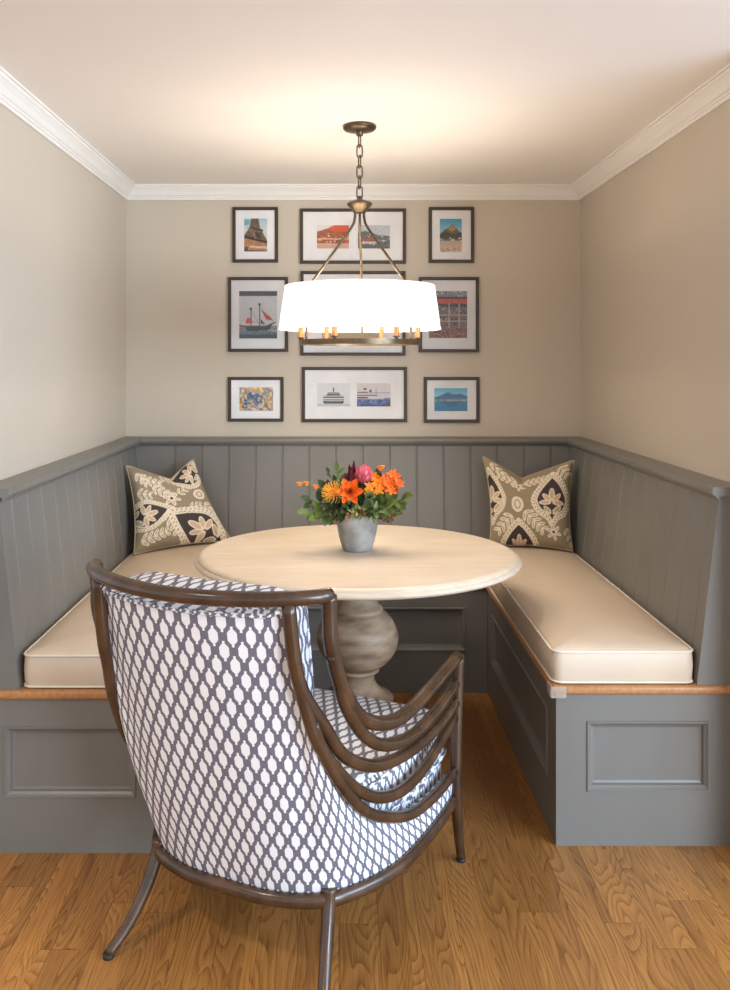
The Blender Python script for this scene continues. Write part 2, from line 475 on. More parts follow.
PZ0, PZ1 = .157, .362
def banquette_side(side):
    R = side == 'right'
    y0 = YR if R else YLF
    tb = TB if R else .118; tt = TT if R else .058
    root = empty('banquette_bench', ((XR-.27) if R else (XL+.27), (y0+YB)/2, 0),
                 label='grey panelled banquette bench along the right wall' if R else 'grey panelled banquette bench along the left wall',
                 cat='bench', group='built-in bench seating around the table')
    ox, oy = root.location.x, root.location.y
    X = lambda d: (XR-d-ox) if R else (XL+d-ox)         # d = distance from wall
    Y = lambda y: y-oy
    D = XR-BXR if R else BXL-XL
    # carcass
    bm = bmesh.new(); lo = (min(X(.001), X(D-.022)), Y(y0+.022), 0); hi = (max(X(.001), X(D-.022)), Y(YB-.001), ZS0-.0005)
    box_bm(bm, lo, hi); link('base', bm, M['grey'], root, smooth=False)
    # front and aisle panels
    bm = bmesh.new()
    if R: framed_panel(bm, (X(D), Y(y0+.016), 0), (1, 0, 0), (0, 0, 1), (0, -1, 0), D, ZS0, [(.088, .445, PZ0, PZ1)])
    else: framed_panel(bm, (X(0), Y(y0+.016), 0), (1, 0, 0), (0, 0, 1), (0, -1, 0), D, ZS0, [(.075, .452, PZ0, PZ1)])
    link('front_panel', bm, M['grey'], root, smooth=False)
    bm = bmesh.new(); L = YF-y0
    framed_panel(bm, (X(D-.016), Y(y0+.0165), 0), (0, 1, 0), (0, 0, 1), (-1 if R else 1, 0, 0), L-.018, ZS0, [(.085, L-.105, PZ0, PZ1)])
    link('aisle_panel', bm, M['grey'], root, smooth=False)
    # seat board with rounded nose
    bm = bmesh.new()
    box_bm(bm, (min(X(0), X(D+.012)), Y(y0-.012), ZS0), (max(X(0), X(D+.012)), Y(YB), ZS1), .009, 3)
    link('seat_board', bm, M['oak'], root, autosmooth=40)
    # sloping backrest with v-grooves
    secs = []
    st = groove_stations(y0, YB, y0+.06 if R else y0+.09, .127)
    for (y, g) in st:
        def yy(d): return Y(y if y < YB-.2 else min(y, YB-d))
        if y == YB: s = [(X(tb), Y(YB-TB), ZS1), (X(tt), Y(YB-TT), ZR0), (X(0), Y(YB), ZR0), (X(0), Y(YB), ZS1)]
        elif y > YB-TB-.005: continue
        else: s = [(X(tb-g*.5), Y(y), ZS1), (X(tt-g*.5), Y(y), ZR0), (X(0), Y(y), ZR0), (X(0), Y(y), ZS1)]
        secs.append(s)
    bm = bmesh.new(); loft(bm, secs); link('backrest', bm, M['grey'], root, smooth=False)
    # cap rail
    prof = [(0, ZR0), (.074, ZR0), (.074, ZR0-.012), (.079, ZR0-.008), (.086, ZR0), (.092, ZR0+.004), (RAIL, ZR0+.012), (.092, ZR1-.003), (.087, ZR1), (0, ZR1)]
    bm = bmesh.new(); loft(bm, [[(X(d), Y(y0-.014), z) for d, z in prof], [(X(d), Y(YB-d), z) for d, z in prof]])
    link('cap_rail', bm, M['grey'], root, smooth=False)
banquette_side('right'); banquette_side('left')

GAP = .0012
root = empty('banquette_bench', ((BXL+BXR)/2, YB-.27, 0), label='grey bench along the back wall behind the pedestal table', cat='bench', group='built-in bench seating around the table')
ox, oy = root.location.x, root.location.y
bm = bmesh.new(); box_bm(bm, (BXL+.002-ox, YF+.022-oy, 0), (BXR-.002-ox, YB-.001-oy, ZS0-.0005)); link('base', bm, M['grey'], root, smooth=False)
bm = bmesh.new(); W = BXR-BXL-.002
framed_panel(bm, (BXL+.001-ox, YF+.016-oy, 0), (1, 0, 0), (0, 0, 1), (0, -1, 0), W, ZS0-.0012, [(.09, W/2-.045, PZ0+.02, PZ1), (W/2+.045, W-.09, PZ0+.02, PZ1)])
link('front_panel', bm, M['grey'], root, smooth=False)
bm = bmesh.new(); box_bm(bm, (BXL+.013-ox, YF-.012-oy, ZS0), (BXR-.013-ox, YB-oy, ZS1), .009, 3); link('seat_board', bm, M['oak'], root, autosmooth=40)
secs = [[(XL+.118+GAP-ox, YB-TB-oy, ZS1+.0012), (XL+.058+GAP-ox, YB-TT-oy, ZR0-.0012), (XL+GAP-ox, YB-oy, ZR0-.0012), (XL+GAP-ox, YB-oy, ZS1+.0012)]]
for (x, g) in groove_stations(XL, XR, XL+.124, .1275)[1:-1]:
    if XL+TB+.005 < x < XR-TB-.005: secs.append([(x-ox, YB-TB+g-oy, ZS1+.0012), (x-ox, YB-TT+g-oy, ZR0-.0012), (x-ox, YB-oy, ZR0-.0012), (x-ox, YB-oy, ZS1+.0012)])
    elif x < XL+TB+.01 or x > XR-TB-.01:   # boards that run out in the corner mitre
        pass
secs.append([(XR-TB-GAP-ox, YB-TB-oy, ZS1+.0012), (XR-TT-GAP-ox, YB-TT-oy, ZR0-.0012), (XR-GAP-ox, YB-oy, ZR0-.0012), (XR-GAP-ox, YB-oy, ZS1+.0012)])
bm = bmesh.new(); loft(bm, secs); link('backrest', bm, M['grey'], root, smooth=False)
prof = [(0, ZR0), (.074, ZR0), (.074, ZR0-.012), (.079, ZR0-.008), (.086, ZR0), (.092, ZR0+.004), (RAIL, ZR0+.012), (.092, ZR1-.003), (.087, ZR1), (0, ZR1)]
bm = bmesh.new(); loft(bm, [[(XL+d+GAP-ox, YB-d-oy, z) for d, z in prof], [(XR-d-GAP-ox, YB-d-oy, z) for d, z in prof]]); link('cap_rail', bm, M['grey'], root, smooth=False)

# corner guard on the seat board
g = bmesh.new(); box_bm(g, (BXR-.020, YR-.021, ZS0-.006), (BXR+.026, YR-.0122, ZS1+.001), .003); box_bm(g, (BXR-.020, YR-.0122, ZS0-.006), (BXR-.0125, YR+.03, ZS1+.001), .003)
tag(link('corner_guard', g, M['clear'], autosmooth=40), 'small clear plastic guard on the front corner of the right bench seat edge', 'corner guard')

# cushions ----------------------------------------------------------
def cushion(label, lo, hi, sharp=()):
    cx, cy = (lo[0]+hi[0])/2, (lo[1]+hi[1])/2
    root = empty('seat_cushion', (cx, cy, lo[2]), label=label, cat='cushion', group='long seat cushions on the benches')
    hx, hy, h = (hi[0]-lo[0])/2, (hi[1]-lo[1])/2, hi[2]-lo[2]
    cr = .028
    def ring(inset, z, bulge=0):
        r = max(.004, cr-inset); pts = []
        for k, (sx, sy) in enumerate(((1, 1), (-1, 1), (-1, -1), (1, -1))):
            for j in range(6):
                a = k*PI/2+j/5*PI/2
                pts.append((sx*(hx-inset-r)+math.cos(a)*r, sy*(hy-inset-r)+math.sin(a)*r, z))
        out = []
        n = len(pts)
        for k in range(n):             # subdivide long edges so that the side can swell
            a, b = Vector(pts[k]), Vector(pts[(k+1) % n]); out.append(a)
            if k % 6 == 5:
                for q in range(1, 8): out.append(a.lerp(b, q/8))
        res = []
        for p in out:
            d = Vector((p.x/hx, p.y/hy, 0))
            res.append((p.x, p.y, p.z))
        return res
    bm = bmesh.new()
    lev = [(.012, .001), (.003, .004), (0, .010), (-.003, h*.5), (0, h-.012), (.003, h-.005), (.012, h+.0005), (.05, h+.006), (.10, h+.010), (min(hx, hy)*.8, h+.013)]
    rows = loft(bm, [ring(i, z) for i, z in lev], cap=True)
    link('cover', bm, M['cush'], root, autosmooth=60)
    for z in (.006, h-.006):
        b2 = bmesh.new(); tube(b2, ring(-.0005, z), .0036, 6, 1, closed=True); link('piping', b2, M['piping'], root)
    return root
ZQ = ZS1
cushion('long beige seat cushion on the right bench, full front end in view', (.620, YR+.004, ZQ), (1.032, YB-TB-.004, ZQ+.100))
cushion('long beige seat cushion on the left bench, partly behind the armchair', (-.906, YLF+.006, ZQ), (-.482, YB-TB-.004, ZQ+.100))
cushion('beige seat cushion on the back bench, behind the round tabletop', (-.474, YF-.008, ZQ), (.612, YB-TB-.004, ZQ+.098))

# ------------------------------------------------------------------ pillows
TAUPE, CREAM, DARK, SAND, PEACH = (150, 135, 110), (226, 212, 190), (72, 63, 60), (186, 168, 138), (206, 178, 148)
def chain(c, pts, r, hole=TAUPE):
    """a band of looped cream beads along a path"""
    P = catmull([(x, y, 0) for x, y in pts], 10); acc = 0; last = P[0]
    c.path([(p.x, p.y) for p in P], r*1.5, CREAM)
    for i, p in enumerate(P[1:-1]):
        acc += (p-last).length; last = p
        if acc > r*1.5:
            acc = 0; t = (P[i+2]-P[i]).normalized(); a = math.atan2(t.y, t.x)+.9
            c.ell(p.x, p.y, r*1.15, r*.72, CREAM, a); c.ell(p.x+t.y*r*.1, p.y-t.x*r*.1, r*.55, r*.2, hole, a)
def sprig(c, x, y, ang, n, L, col=CREAM):
    for k in range(n):
        t = k/(n-1)
        px, py = x+math.cos(ang)*L*n*.55*t, y+math.sin(ang)*L*n*.55*t
        for s in (-1, 1):
            c.leaf(px, py, L*(1.15-.3*t), L*.42, ang+s*.85, col); c.leaf(px+math.cos(ang+s*.85)*L*.18, py+math.sin(ang+s*.85)*L*.18, L*.7, L*.16, ang+s*.85, SAND)
    c.line(x, y, x+math.cos(ang)*L*n*.55, y+math.sin(ang)*L*n*.55, L*.1, CREAM)
def star(c, x, y, L, n=6, a0=.3):
    for k in range(n):
        a = a0+2*PI*k/n; c.leaf(x, y, L, L*.42, a, CREAM); c.leaf(x+math.cos(a)*L*.3, y+math.sin(a)*L*.3, L*.5, L*.15, a, SAND)
    c.ell(x, y, L*.17, L*.17, DARK)
def fan(c, x, y, L, ang, n=5, spread=2.2, col=PEACH):
    for k in range(n):
        a = ang+(k-(n-1)/2)/(n-1)*spread
        l = L*(1.0 if k == n//2 else .85)
        c.leaf(x, y, l, l*.42, a, CREAM); c.leaf(x+math.cos(a)*l*.22, y+math.sin(a)*l*.22, l*.68, l*.27, a, col)
def teardrop_at(c, x, y, w, h, deg):
    X0, Y0 = c.X, c.Y; a = math.radians(deg); dx, dy = X0-x, Y0-y
    c.X, c.Y = dx*math.cos(a)+dy*math.sin(a), -dx*math.sin(a)+dy*math.cos(a)
    teardrop(c, 0, 0, w, h); c.X, c.Y = X0, Y0
def teardrop(c, x, y, w, h, flip=1):
    """dark teardrop medallion with fan of petals and looped border"""
    w *= .9; h *= .9
    def ol(k): return [(x, y-h*.62*k*flip), (x-w*.28*k, y-h*.34*k*flip), (x-w*.5*k, y+h*.0*flip), (x-w*.40*k, y+h*.26*k*flip), (x-w*.12*k, y+h*.42*k*flip), (x, y+h*.56*k*flip)]
    def both(k):
        a = [(p.x, p.y) for p in catmull([(q[0], q[1], 0) for q in ol(k)], 8)]
        return a, a+[(2*x-p, q) for p, q in a[::-1]]
    l, full = both(1.28)
    chain(c, l, w*.085); chain(c, [(2*x-p, q) for p, q in l], w*.085)
    c.poly(both(1.1)[1], CREAM); c.poly(both(1.0)[1], DARK)
    fan(c, x, y+h*.10*flip, h*.40, -PI/2*flip, 5, 3.3)
    fan(c, x, y+h*.42*flip, h*.34, -PI/2*flip, 2, 1.7, SAND)
    c.line(x, y+h*.1*flip, x, y+h*.48*flip, w*.05, DARK)

def pillow_right_art():
    c = Canvas(170, 170, TAUPE, 525, 540)
    sprig(c, 190, 110, PI*1.02, 4, 46); sprig(c, 235, 110, -.12, 5, 46); sprig(c, 150, 370, 2.4, 4, 52); sprig(c, 230, 340, .75, 5, 52); sprig(c, 440, 30, .9, 3, 46); sprig(c, 40, 30, .5, 3, 44); sprig(c, 500, 420, 1.2, 3, 44)
    teardrop(c, 18, 250, 150, 250); teardrop(c, 400, 250, 200, 265)
    teardrop(c, 192, 535, 190, 200)
    star(c, 408, 455, 50); star(c, 200, 145, 44, 5, PI/2)
    c.ell(188, 290, 38, 56, CREAM); c.ell(188, 290, 22, 38, SAND); c.ell(188, 290, 12, 24, CREAM)
    c.grain(4); return c
def pillow_left_art():
    c = Canvas(170, 170, TAUPE, 525, 540)
    sprig(c, 130, 150, .5, 4, 50); sprig(c, 40, 60, .9, 3, 46); sprig(c, 190, 330, 1.3, 4, 56); sprig(c, 440, 300, .9, 4, 48); sprig(c, 30, 480, -.2, 5, 46); sprig(c, 420, 490, -.3, 3, 44)
    sprig(c, 60, 90, .2, 4, 52); sprig(c, 200, 40, .35, 4, 48); sprig(c, 285, 190, -.35, 3, 46); sprig(c, 480, 330, 1.4, 3, 46); sprig(c, 20, 190, .2, 3, 44); sprig(c, 330, 320, -.1, 3, 40)
    teardrop_at(c, 70, 330, 150, 230, 80); teardrop_at(c, 410, 75, 170, 240, -75); teardrop_at(c, 355, 455, 220, 290, -50)
    star(c, 235, 235, 58)
    c.ell(430, 235, 48, 36, CREAM); c.ell(430, 235, 30, 22, SAND); c.ell(430, 235, 14, 10, CREAM)
    c.grain(4); return c

def pillow(label, BL, BR, TL, TR, art, thick=.075, chop=.2, dip_at=0.0, corner_drop=None):
    BL, BR, TL, TR = map(Vector, (BL, BR, TL, TR))
    ctr = (BL+BR+TL+TR)/4; base = Vector((ctr.x, ctr.y, min(BL.z, BR.z)))
    root = empty('throw_pillow', base, label=label, cat='pillow', group='patterned throw pillows')
    ex = ((BR-BL)+(TR-TL)).normalized(); ez = ((TL-BL)+(TR-BR)).normalized(); nrm = ex.cross(ez).normalized()   # towards viewer
    N = 169; bm = bmesh.new(); cols = []
    lin_ = art.linear()
    def pos(a, b, side):
        u, v = (a+1)/2, (b+1)/2
        p = BL*(1-u)*(1-v)+BR*u*(1-v)+TL*(1-u)*v+TR*u*v
        # edges drawn in between the pointed corners
        p += ez*(-.006*(1-a*a)*max(0, b)**2+.016*(1-a*a)*max(0, -b)**2)
        p += ex*(-.020*(1-b*b)*a*abs(a))
        # karate chop in the top edge
        k = (math.sqrt((max(0, 1-abs(a-dip_at)/(1+dip_at*(1 if a < dip_at else -1))))**2+.0)**1.1)*max(0, (b+.3)/1.3)**1.5
        p += -ez*chop*k*.36
        e = (max(0, 1-a**4)**.6)*(max(0, 1-b**4)**.6)
        t = thick*e*(1-.45*k)
        t += .006*math.sin(a*5+b*3)*e
        return p+nrm*t*side-base
    front = [[None]*(N+1) for _ in range(N+1)]; back = [[None]*(N+1) for _ in range(N+1)]
    for j in range(N+1):
        for i in range(N+1):
            a, b = -1+2*i/N, -1+2*j/N
            front[j][i] = bm.verts.new(pos(a, b, 1)); r = min(art.h-1, int((1-(b+1)/2)*art.h)); q = min(art.w-1, int((a+1)/2*art.w))
            cols.append(lin_[r, q])
    for j in range(N+1):
        for i in range(N+1):
            if i in (0, N) or j in (0, N): back[j][i] = front[j][i]
            elif True:
                a, b = -1+2*i/N, -1+2*j/N
                back[j][i] = bm.verts.new(pos(a, b, -1)); cols.append(lin((190, 175, 150)))
    for j in range(N):
        for i in range(N):
            bm.faces.new((front[j][i], front[j][i+1], front[j+1][i+1], front[j+1][i]))
            f = (back[j][i], back[j+1][i], back[j+1][i+1], back[j][i+1])
            if len(set(f)) == 4:
                try: bm.faces.new(f)
                except ValueError: pass
    o = link('cover', bm, M['embroid'], root, recalc=False); paint_attr(o.data, np.array(cols, dtype=np.float32))
    edge = [(-1+2*k/24, -1) for k in range(24)]+[(1, -1+2*k/24) for k in range(24)]+[(1-2*k/24, 1) for k in range(24)]+[(-1, 1-2*k/24) for k in range(24)]
    b2 = bmesh.new(); tube(b2, [pos(a, b, 1) for a, b in edge], .0035, 6, 1, closed=True); link('piping', b2, M['pillow_edge'], root)
    return root
pillow('taupe paisley pillow in the right corner, its top chopped into a deep V', (.668, 3.82, .580), (1.018, 3.745, .576), (.665, 3.975, .962), (1.064, 3.89, .955), pillow_right_art(), .07, .25, -.16)
pillow('tilted taupe paisley pillow in the left corner, star flower at its centre', (-.880, 3.69, .574), (-.49, 3.93, .582), (-.948, 3.83, .938), (-.675, 3.985, .950), pillow_left_art(), .07, .22, .15)

# ------------------------------------------------------------------ pictures
def art_tower():
    c = Canvas(46, 66, (206, 214, 206), 230, 320)
    c.grad(0, 120, (170, 200, 204), (222, 222, 208)); c.ell(20, 40, 40, 26, (120, 178, 188)); c.grain(5)
    c.poly([(70, 0), (140, 0), (160, 90), (228, 215), (228, 320), (0, 320), (0, 165), (60, 80)], (120, 96, 74))
    for k in range(9):
        c.line(75+7*k, 0, 20+18*k, 215, 3, (66, 56, 48)); c.line(20+22*k, 80, 150-8*k, 215, 3, (176, 142, 106))
    c.poly([(60, 78), (190, 110), (186, 128), (56, 92)], (60, 50, 46)); c.poly([(112, 130), (165, 140), (165, 190), (110, 180)], (58, 60, 60))
    c.poly([(0, 165), (228, 220), (228, 240), (0, 185)], (64, 50, 44)); c.poly([(0, 190), (228, 245), (228, 310), (40, 300), (0, 280)], (196, 136, 92))
    for k in range(12): c.line(10+18*k, 200+4*k, 10+18*k, 240+4*k, 4, (120, 84, 64))
    c.poly([(60, 262), (228, 270), (228, 290), (60, 280)], (206, 190, 178)); c.rect(0, 270, 40, 318, (90, 84, 80)); c.line(40, 312, 228, 316, 8, (110, 66, 60)); c.grain(9); return c
def art_redroof():
    c = Canvas(64, 46, (235, 222, 214), 200, 140)
    c.poly([(0, 35), (30, 38), (110, 0), (200, 0), (200, 60), (0, 70)], (214, 92, 52)); c.poly([(0, 40), (60, 22), (120, 44), (200, 40), (200, 110), (0, 110)], (170, 92, 58))
    for k in range(34): x, y = random.random()*200, 40+random.random()*60; c.rect(x, y, x+12, y+8, random.choice([(224, 178, 140), (122, 70, 48), (204, 120, 72), (240, 210, 176)]))
    c.poly([(100, 4), (200, 0), (200, 44), (150, 40)], (220, 84, 44)); c.rect(0, 78, 200, 86, (236, 205, 172)); c.rect(0, 112, 200, 140, (214, 170, 142)); c.grain(8); return c
def art_greytown():
    c = Canvas(64, 46, (196, 196, 198), 200, 140)
    c.grain(6); c.poly([(0, 50), (40, 34), (90, 46), (130, 60), (200, 64), (200, 140), (0, 140)], (112, 110, 112))
    for k in range(50): x, y = random.random()*200, 48+random.random()*86; c.rect(x, y, x+10, y+7, random.choice([(214, 210, 206), (84, 84, 88), (150, 146, 146)]))
    c.poly([(40, 80), (100, 74), (108, 92), (36, 96)], (186, 92, 72)); c.rect(10, 96, 120, 110, (212, 206, 202)); c.grain(12); return c
def art_hill():
    c = Canvas(46, 66, (90, 170, 200), 230, 320)
    c.grad(0, 130, (58, 150, 190), (150, 196, 206)); c.poly([(0, 170), (40, 110), (90, 90), (120, 50), (145, 70), (180, 100), (230, 150), (230, 210), (0, 210)], (110, 92, 56)); c.poly([(90, 95), (120, 52), (140, 75), (170, 100), (140, 120), (100, 120)], (176, 132, 74))
    c.poly([(0, 150), (60, 120), (130, 150), (230, 130), (230, 190), (0, 190)], (70, 66, 46))
    for k in range(24): x = random.random()*225; y = 180+random.random()*26; c.rect(x, y, x+16, y+9, random.choice([(224, 214, 200), (150, 120, 90), (90, 78, 64)]))
    c.grad(212, 320, (206, 164, 128), (212, 190, 170))
    for k in range(20): x = random.random()*220; c.ell(x, 285+random.random()*28, 8, 4, (120, 112, 104))
    c.grain(7); return c
def art_ship():
    c = Canvas(76, 94, (214, 210, 206), 380, 470)
    c.rect(0, 0, 380, 50, (92, 92, 94)); c.grain(3)
    c.grad(340, 470, (150, 160, 160), (70, 84, 88)); c.grain(14, 345, 470, 2); c.rect(0, 430, 380, 470, (66, 76, 80))
    c.path([(0, 340), (90, 352), (260, 352), (360, 310)], 14, (96, 78, 70)); c.poly([(60, 355), (260, 352), (330, 330), (300, 390), (80, 395)], (70, 66, 66))
    for x in (120, 205): c.line(x, 130 if x > 150 else 175, x, 350, 6, (84, 76, 72))
    c.ell(118, 178, 12, 16, (70, 66, 64)); c.ell(204, 132, 14, 14, (70, 66, 64))
    c.poly([(215, 175), (340, 290), (270, 282), (250, 245)], (196, 70, 56)); c.poly([(82, 265), (128, 270), (130, 322), (62, 320)], (212, 84, 64)); c.poly([(210, 270), (262, 330), (218, 325)], (120, 60, 54))
    c.line(120, 300, 205, 312, 4, (190, 90, 76)); c.line(0, 345, 70, 362, 8, (190, 96, 86)); c.line(204, 140, 345, 300, 3, (120, 112, 108)); c.line(118, 185, 204, 330, 3, (140, 130, 126)); c.line(290, 385, 380, 395, 7, (196, 196, 190)); c.grain(6); return c
def art_stall():
    c = Canvas(76, 94, (130, 104, 92), 380, 470)
    c.rect(0, 0, 380, 60, (150, 150, 150)); c.grain(22, 0, 60, 4); c.rect(0, 62, 380, 78, (92, 60, 54)); c.rect(0, 80, 380, 126, (214, 84, 50))
    for k in range(6): c.line(40+64*k, 80, 40+64*k, 126, 4, (150, 54, 36))
    c.rect(0, 128, 380, 160, (70, 58, 58))
    for k in range(70): x = random.random()*370; y = 150+random.random()*240; c.rect(x, y, x+22, y+16, random.choice([(176, 130, 110), (90, 66, 60), (146, 150, 150), (200, 172, 150), (60, 50, 50), (170, 80, 60)]))
    for x in (90, 200, 300): c.line(x, 130, x, 400, 9, (206, 176, 150))
    for y in (240, 300): c.line(0, y, 380, y, 6, (196, 170, 150))
    c.rect(0, 370, 380, 470, (150, 92, 70)); c.grain(22, 370, 470, 3); c.grain(8); return c
def art_mural():
    c = Canvas(66, 46, (190, 160, 120), 340, 240)
    for k in range(130):
        x, y = random.random()*340, random.random()*240
        c.ell(x, y, 8+random.random()*22, 5+random.random()*10, random.choice([(226, 180, 104), (92, 122, 160), (60, 70, 96), (206, 190, 170), (178, 120, 70), (120, 150, 180), (236, 206, 140)]), random.random()*3)
    for k in range(26): x, y = 40+random.random()*180, 60+random.random()*120; c.ell(x, y, 22, 9, random.choice([(84, 112, 150), (64, 86, 128)]), random.random()*3)
    c.grain(8); return c
def art_ferry():
    c = Canvas(64, 46, (228, 222, 218), 330, 235)
    c.rect(0, 205, 330, 235, (206, 202, 200)); D = (58, 54, 54); G = (150, 148, 146)
    c.line(165, 50, 165, 90, 6, D); c.poly([(110, 92), (220, 92), (230, 120), (100, 120)], G); c.rect(100, 112, 230, 122, D); c.poly([(70, 124), (260, 124), (268, 146), (62, 146)], (200, 198, 194)); c.rect(64, 138, 266, 150, D); c.rect(60, 156, 270, 172, G); c.poly([(58, 178), (272, 178), (256, 204), (74, 204)], D)
    for k in range(8): c.rect(80+22*k, 126, 90+22*k, 134, D); c.rect(90+20*k, 184, 100+20*k, 196, G)
    c.grain(5); return c
def art_steamer():
    c = Canvas(64, 46, (222, 208, 204), 330, 235)
    c.rect(0, 90, 330, 100, (180, 168, 168)); c.grad(150, 235, (122, 130, 170), (70, 84, 130)); c.grain(26, 150, 235, 2)
    c.poly([(0, 100), (190, 104), (300, 140), (260, 156), (0, 156)], (214, 208, 206)); c.rect(0, 118, 200, 126, (110, 96, 92)); c.rect(10, 88, 110, 102, (150, 120, 110)); c.rect(0, 140, 110, 152, (120, 78, 70))
    c.ell(80, 60, 16, 9, (70, 62, 62)); c.ell(134, 78, 11, 13, (72, 62, 62)); c.line(190, 60, 190, 110, 5, (120, 110, 106)); c.poly([(280, 215), (330, 190), (330, 235), (270, 235)], (122, 70, 66)); c.grain(5); return c
def art_lake():
    c = Canvas(66, 46, (90, 170, 200), 330, 235)
    c.grad(0, 90, (80, 176, 206), (170, 208, 222)); c.poly([(0, 96), (60, 78), (110, 50), (160, 40), (200, 64), (260, 58), (330, 84), (330, 130), (0, 130)], (66, 110, 146)); c.poly([(150, 42), (165, 40), (190, 66), (160, 62)], (120, 160, 184)); c.poly([(0, 112), (330, 108), (330, 134), (0, 134)], (120, 150, 160))
    for k in range(30): x = random.random()*325; c.rect(x, 116+random.random()*10, x+7, 132, random.choice([(214, 206, 196), (70, 84, 92)]))
    c.grad(134, 235, (64, 134, 164), (34, 124, 168)); c.poly([(60, 136), (280, 136), (200, 180), (150, 196)], (52, 100, 134)); c.grain(5); return c
def art_tan():
    c = Canvas(60, 60, (206, 178, 146), 300, 300)
    c.grad(0, 150, (196, 186, 172), (220, 196, 164)); c.poly([(0, 150), (90, 110), (180, 150), (300, 120), (300, 300), (0, 300)], (196, 160, 122)); c.rect(0, 170, 300, 182, (150, 112, 82)); c.grain(7); return c

KY = YB/860.0
def pic(px0, py0, px1, py1, label, shots, fw=.0145):
    """framed print flat on the back wall; extents are given on the wall in 1/860 of its distance"""
    w2 = lambda x: (x-339)*(YB-.016)/860; z2 = lambda y: 1.4-(y-362)*(YB-.016)/860
    x0, x1, z1, z0 = w2(px0), w2(px1), z2(py0), z2(py1)
    cx = (x0+x1)/2
    root = empty('picture_frame', (cx, YB, z0), label=label, cat='picture frame', group='gallery of nine framed prints on the back wall')
    W, H = x1-x0, z1-z0
    L = lambda x, y, z: (x, y, z)
    # moulding: mitred section, d = depth from wall, i = inset
    sec = [(0, 0), (0, .018), (.002, .020), (fw-.003, .020), (fw, .017), (fw, 0)]
    bm = bmesh.new(); rows = []
    for i, d in sec:
        rows.append([bm.verts.new(p) for p in ((-W/2+i, -d, i), (W/2-i, -d, i), (W/2-i, -d, H-i), (-W/2+i, -d, H-i))])
    for A, B in zip(rows, rows[1:]):
        for k in range(4): bm.faces.new((A[k], A[(k+1) % 4], B[(k+1) % 4], B[k]))
    link('frame_moulding', bm, M['frame'], root, smooth=False)
    m = fw-.001
    bm = bmesh.new(); box_bm(bm, (-W/2+m, -.008, m), (W/2-m, -.002, H-m)); link('mat_board', bm, M['mat'], root, smooth=False)
    for (a, b, c, d, art) in shots:
        u0, u1, v1, v0 = w2(a)-cx, w2(c)-cx, z2(b)-z0, z2(d)-z0
        bm = bmesh.new(); A = art(); g = A.linear(); nx, ny = A.w, A.h; cols = []
        V = [[bm.verts.new((u0+(u1-u0)*i/(nx-1), -.0092, v1+(v0-v1)*j/(ny-1))) for i in range(nx)] for j in range(ny)]
        for j in range(ny):
            for i in range(nx): cols.append(g[j, i])
        for j in range(ny-1):
            for i in range(nx-1): bm.faces.new((V[j][i], V[j+1][i], V[j+1][i+1], V[j][i+1]))
        e = [V[0][0].co, V[0][-1].co, V[-1][-1].co, V[-1][0].co]
        o = link('photograph', bm, M['print'], root, smooth=False, recalc=False); paint_attr(o.data, np.array(cols, dtype=np.float32))
    bm = bmesh.new(); box_bm(bm, (-W/2+m, -.0135, m), (W/2-m, -.0118, H-m)); link('glass_pane', bm, M['glass'], root, smooth=False)
pic(232.5, 207, 278, 262.3, 'small framed print of an iron lattice tower', [(244, 218.3, 267, 251.3, art_tower)])
pic(300, 208.5, 406, 263.5, 'wide framed pair of hillside town photographs, one red one grey, above the lampshade', [(317, 225, 349, 248.3, art_redroof), (358, 225, 390, 248.3, art_greytown)])
pic(429, 207, 474, 262.6, 'small framed print of a rocky hill under blue sky', [(440, 218.6, 462, 251.8, art_hill)])
pic(228, 277, 288, 351.8, 'framed print of a sailing ship with red sails', [(239, 291, 277, 338.4, art_ship)])
pic(300.5, 271, 405.5, 355.5, 'wide framed print mostly hidden behind the lampshade', [(322, 290, 384, 339.2, art_tan)])
pic(419, 277, 479, 352.2, 'framed print of a cluttered shop front with orange awnings', [(429, 291, 467.3, 338, art_stall)])
pic(228, 377, 283.5, 421.6, 'small framed print of a colourful mosaic in blue and ochre', [(239.3, 387.4, 273, 411, art_mural)])
pic(302, 367, 407, 422, 'wide framed pair of pale ferry photographs, below the lamp', [(317, 383.3, 350, 406.5, art_ferry), (357, 383.3, 390.5, 406.5, art_steamer)])
pic(424, 377, 479.5, 422.6, 'small framed print of a blue mountain lake', [(434.5, 388.2, 467.6, 411.2, art_lake)])

# ------------------------------------------------------------------ table
TX, TY = .0635, 2.965
t = empty('pedestal_table', (TX, TY, 0), label='pale limed wood table with a round top on a bulbous turned pedestal', cat='table')
r = .557
prof = [(0, .716), (.44, .716), (.50, .715), (r-.035, .714), (r-.022, .715), (r-.010, .718), (r-.002, .723), (r, .727), (r-.003, .732), (r-.010, .7355), (r-.013, .737), (r-.013, .7395), (r-.017, .744), (r-.026, .7475), (r-.035, .748), (0, .748)]
bm = bmesh.new(); lathe(bm, prof, 128); bmesh.ops.scale(bm, vec=(1, .925, 1), verts=bm.verts); link('tabletop', bm, M['tabletop'], t, autosmooth=35)
prof = smooth_prof([(.16, .715), (.16, .70), (.10, .685), (.066, .65), (.060, .61), (.064, .585), (.078, .562)], 4)+smooth_prof([(.086, .556), (.088, .549), (.084, .543)], 3)+smooth_prof([(.098, .537), (.122, .510), (.139, .470), (.140, .440), (.128, .405), (.102, .372), (.074, .352)], 6)+[(.070, .350), (.074, .346), (.075, .340), (.070, .336)]+smooth_prof([(.062, .330), (.058, .315), (.064, .295), (.082, .272), (.104, .258)], 5)+smooth_prof([(.118, .254), (.124, .246), (.120, .238)], 3)
bm = bmesh.new(); lathe(bm, prof, 64); link('pedestal', bm, M['pedestal'], t, autosmooth=50)
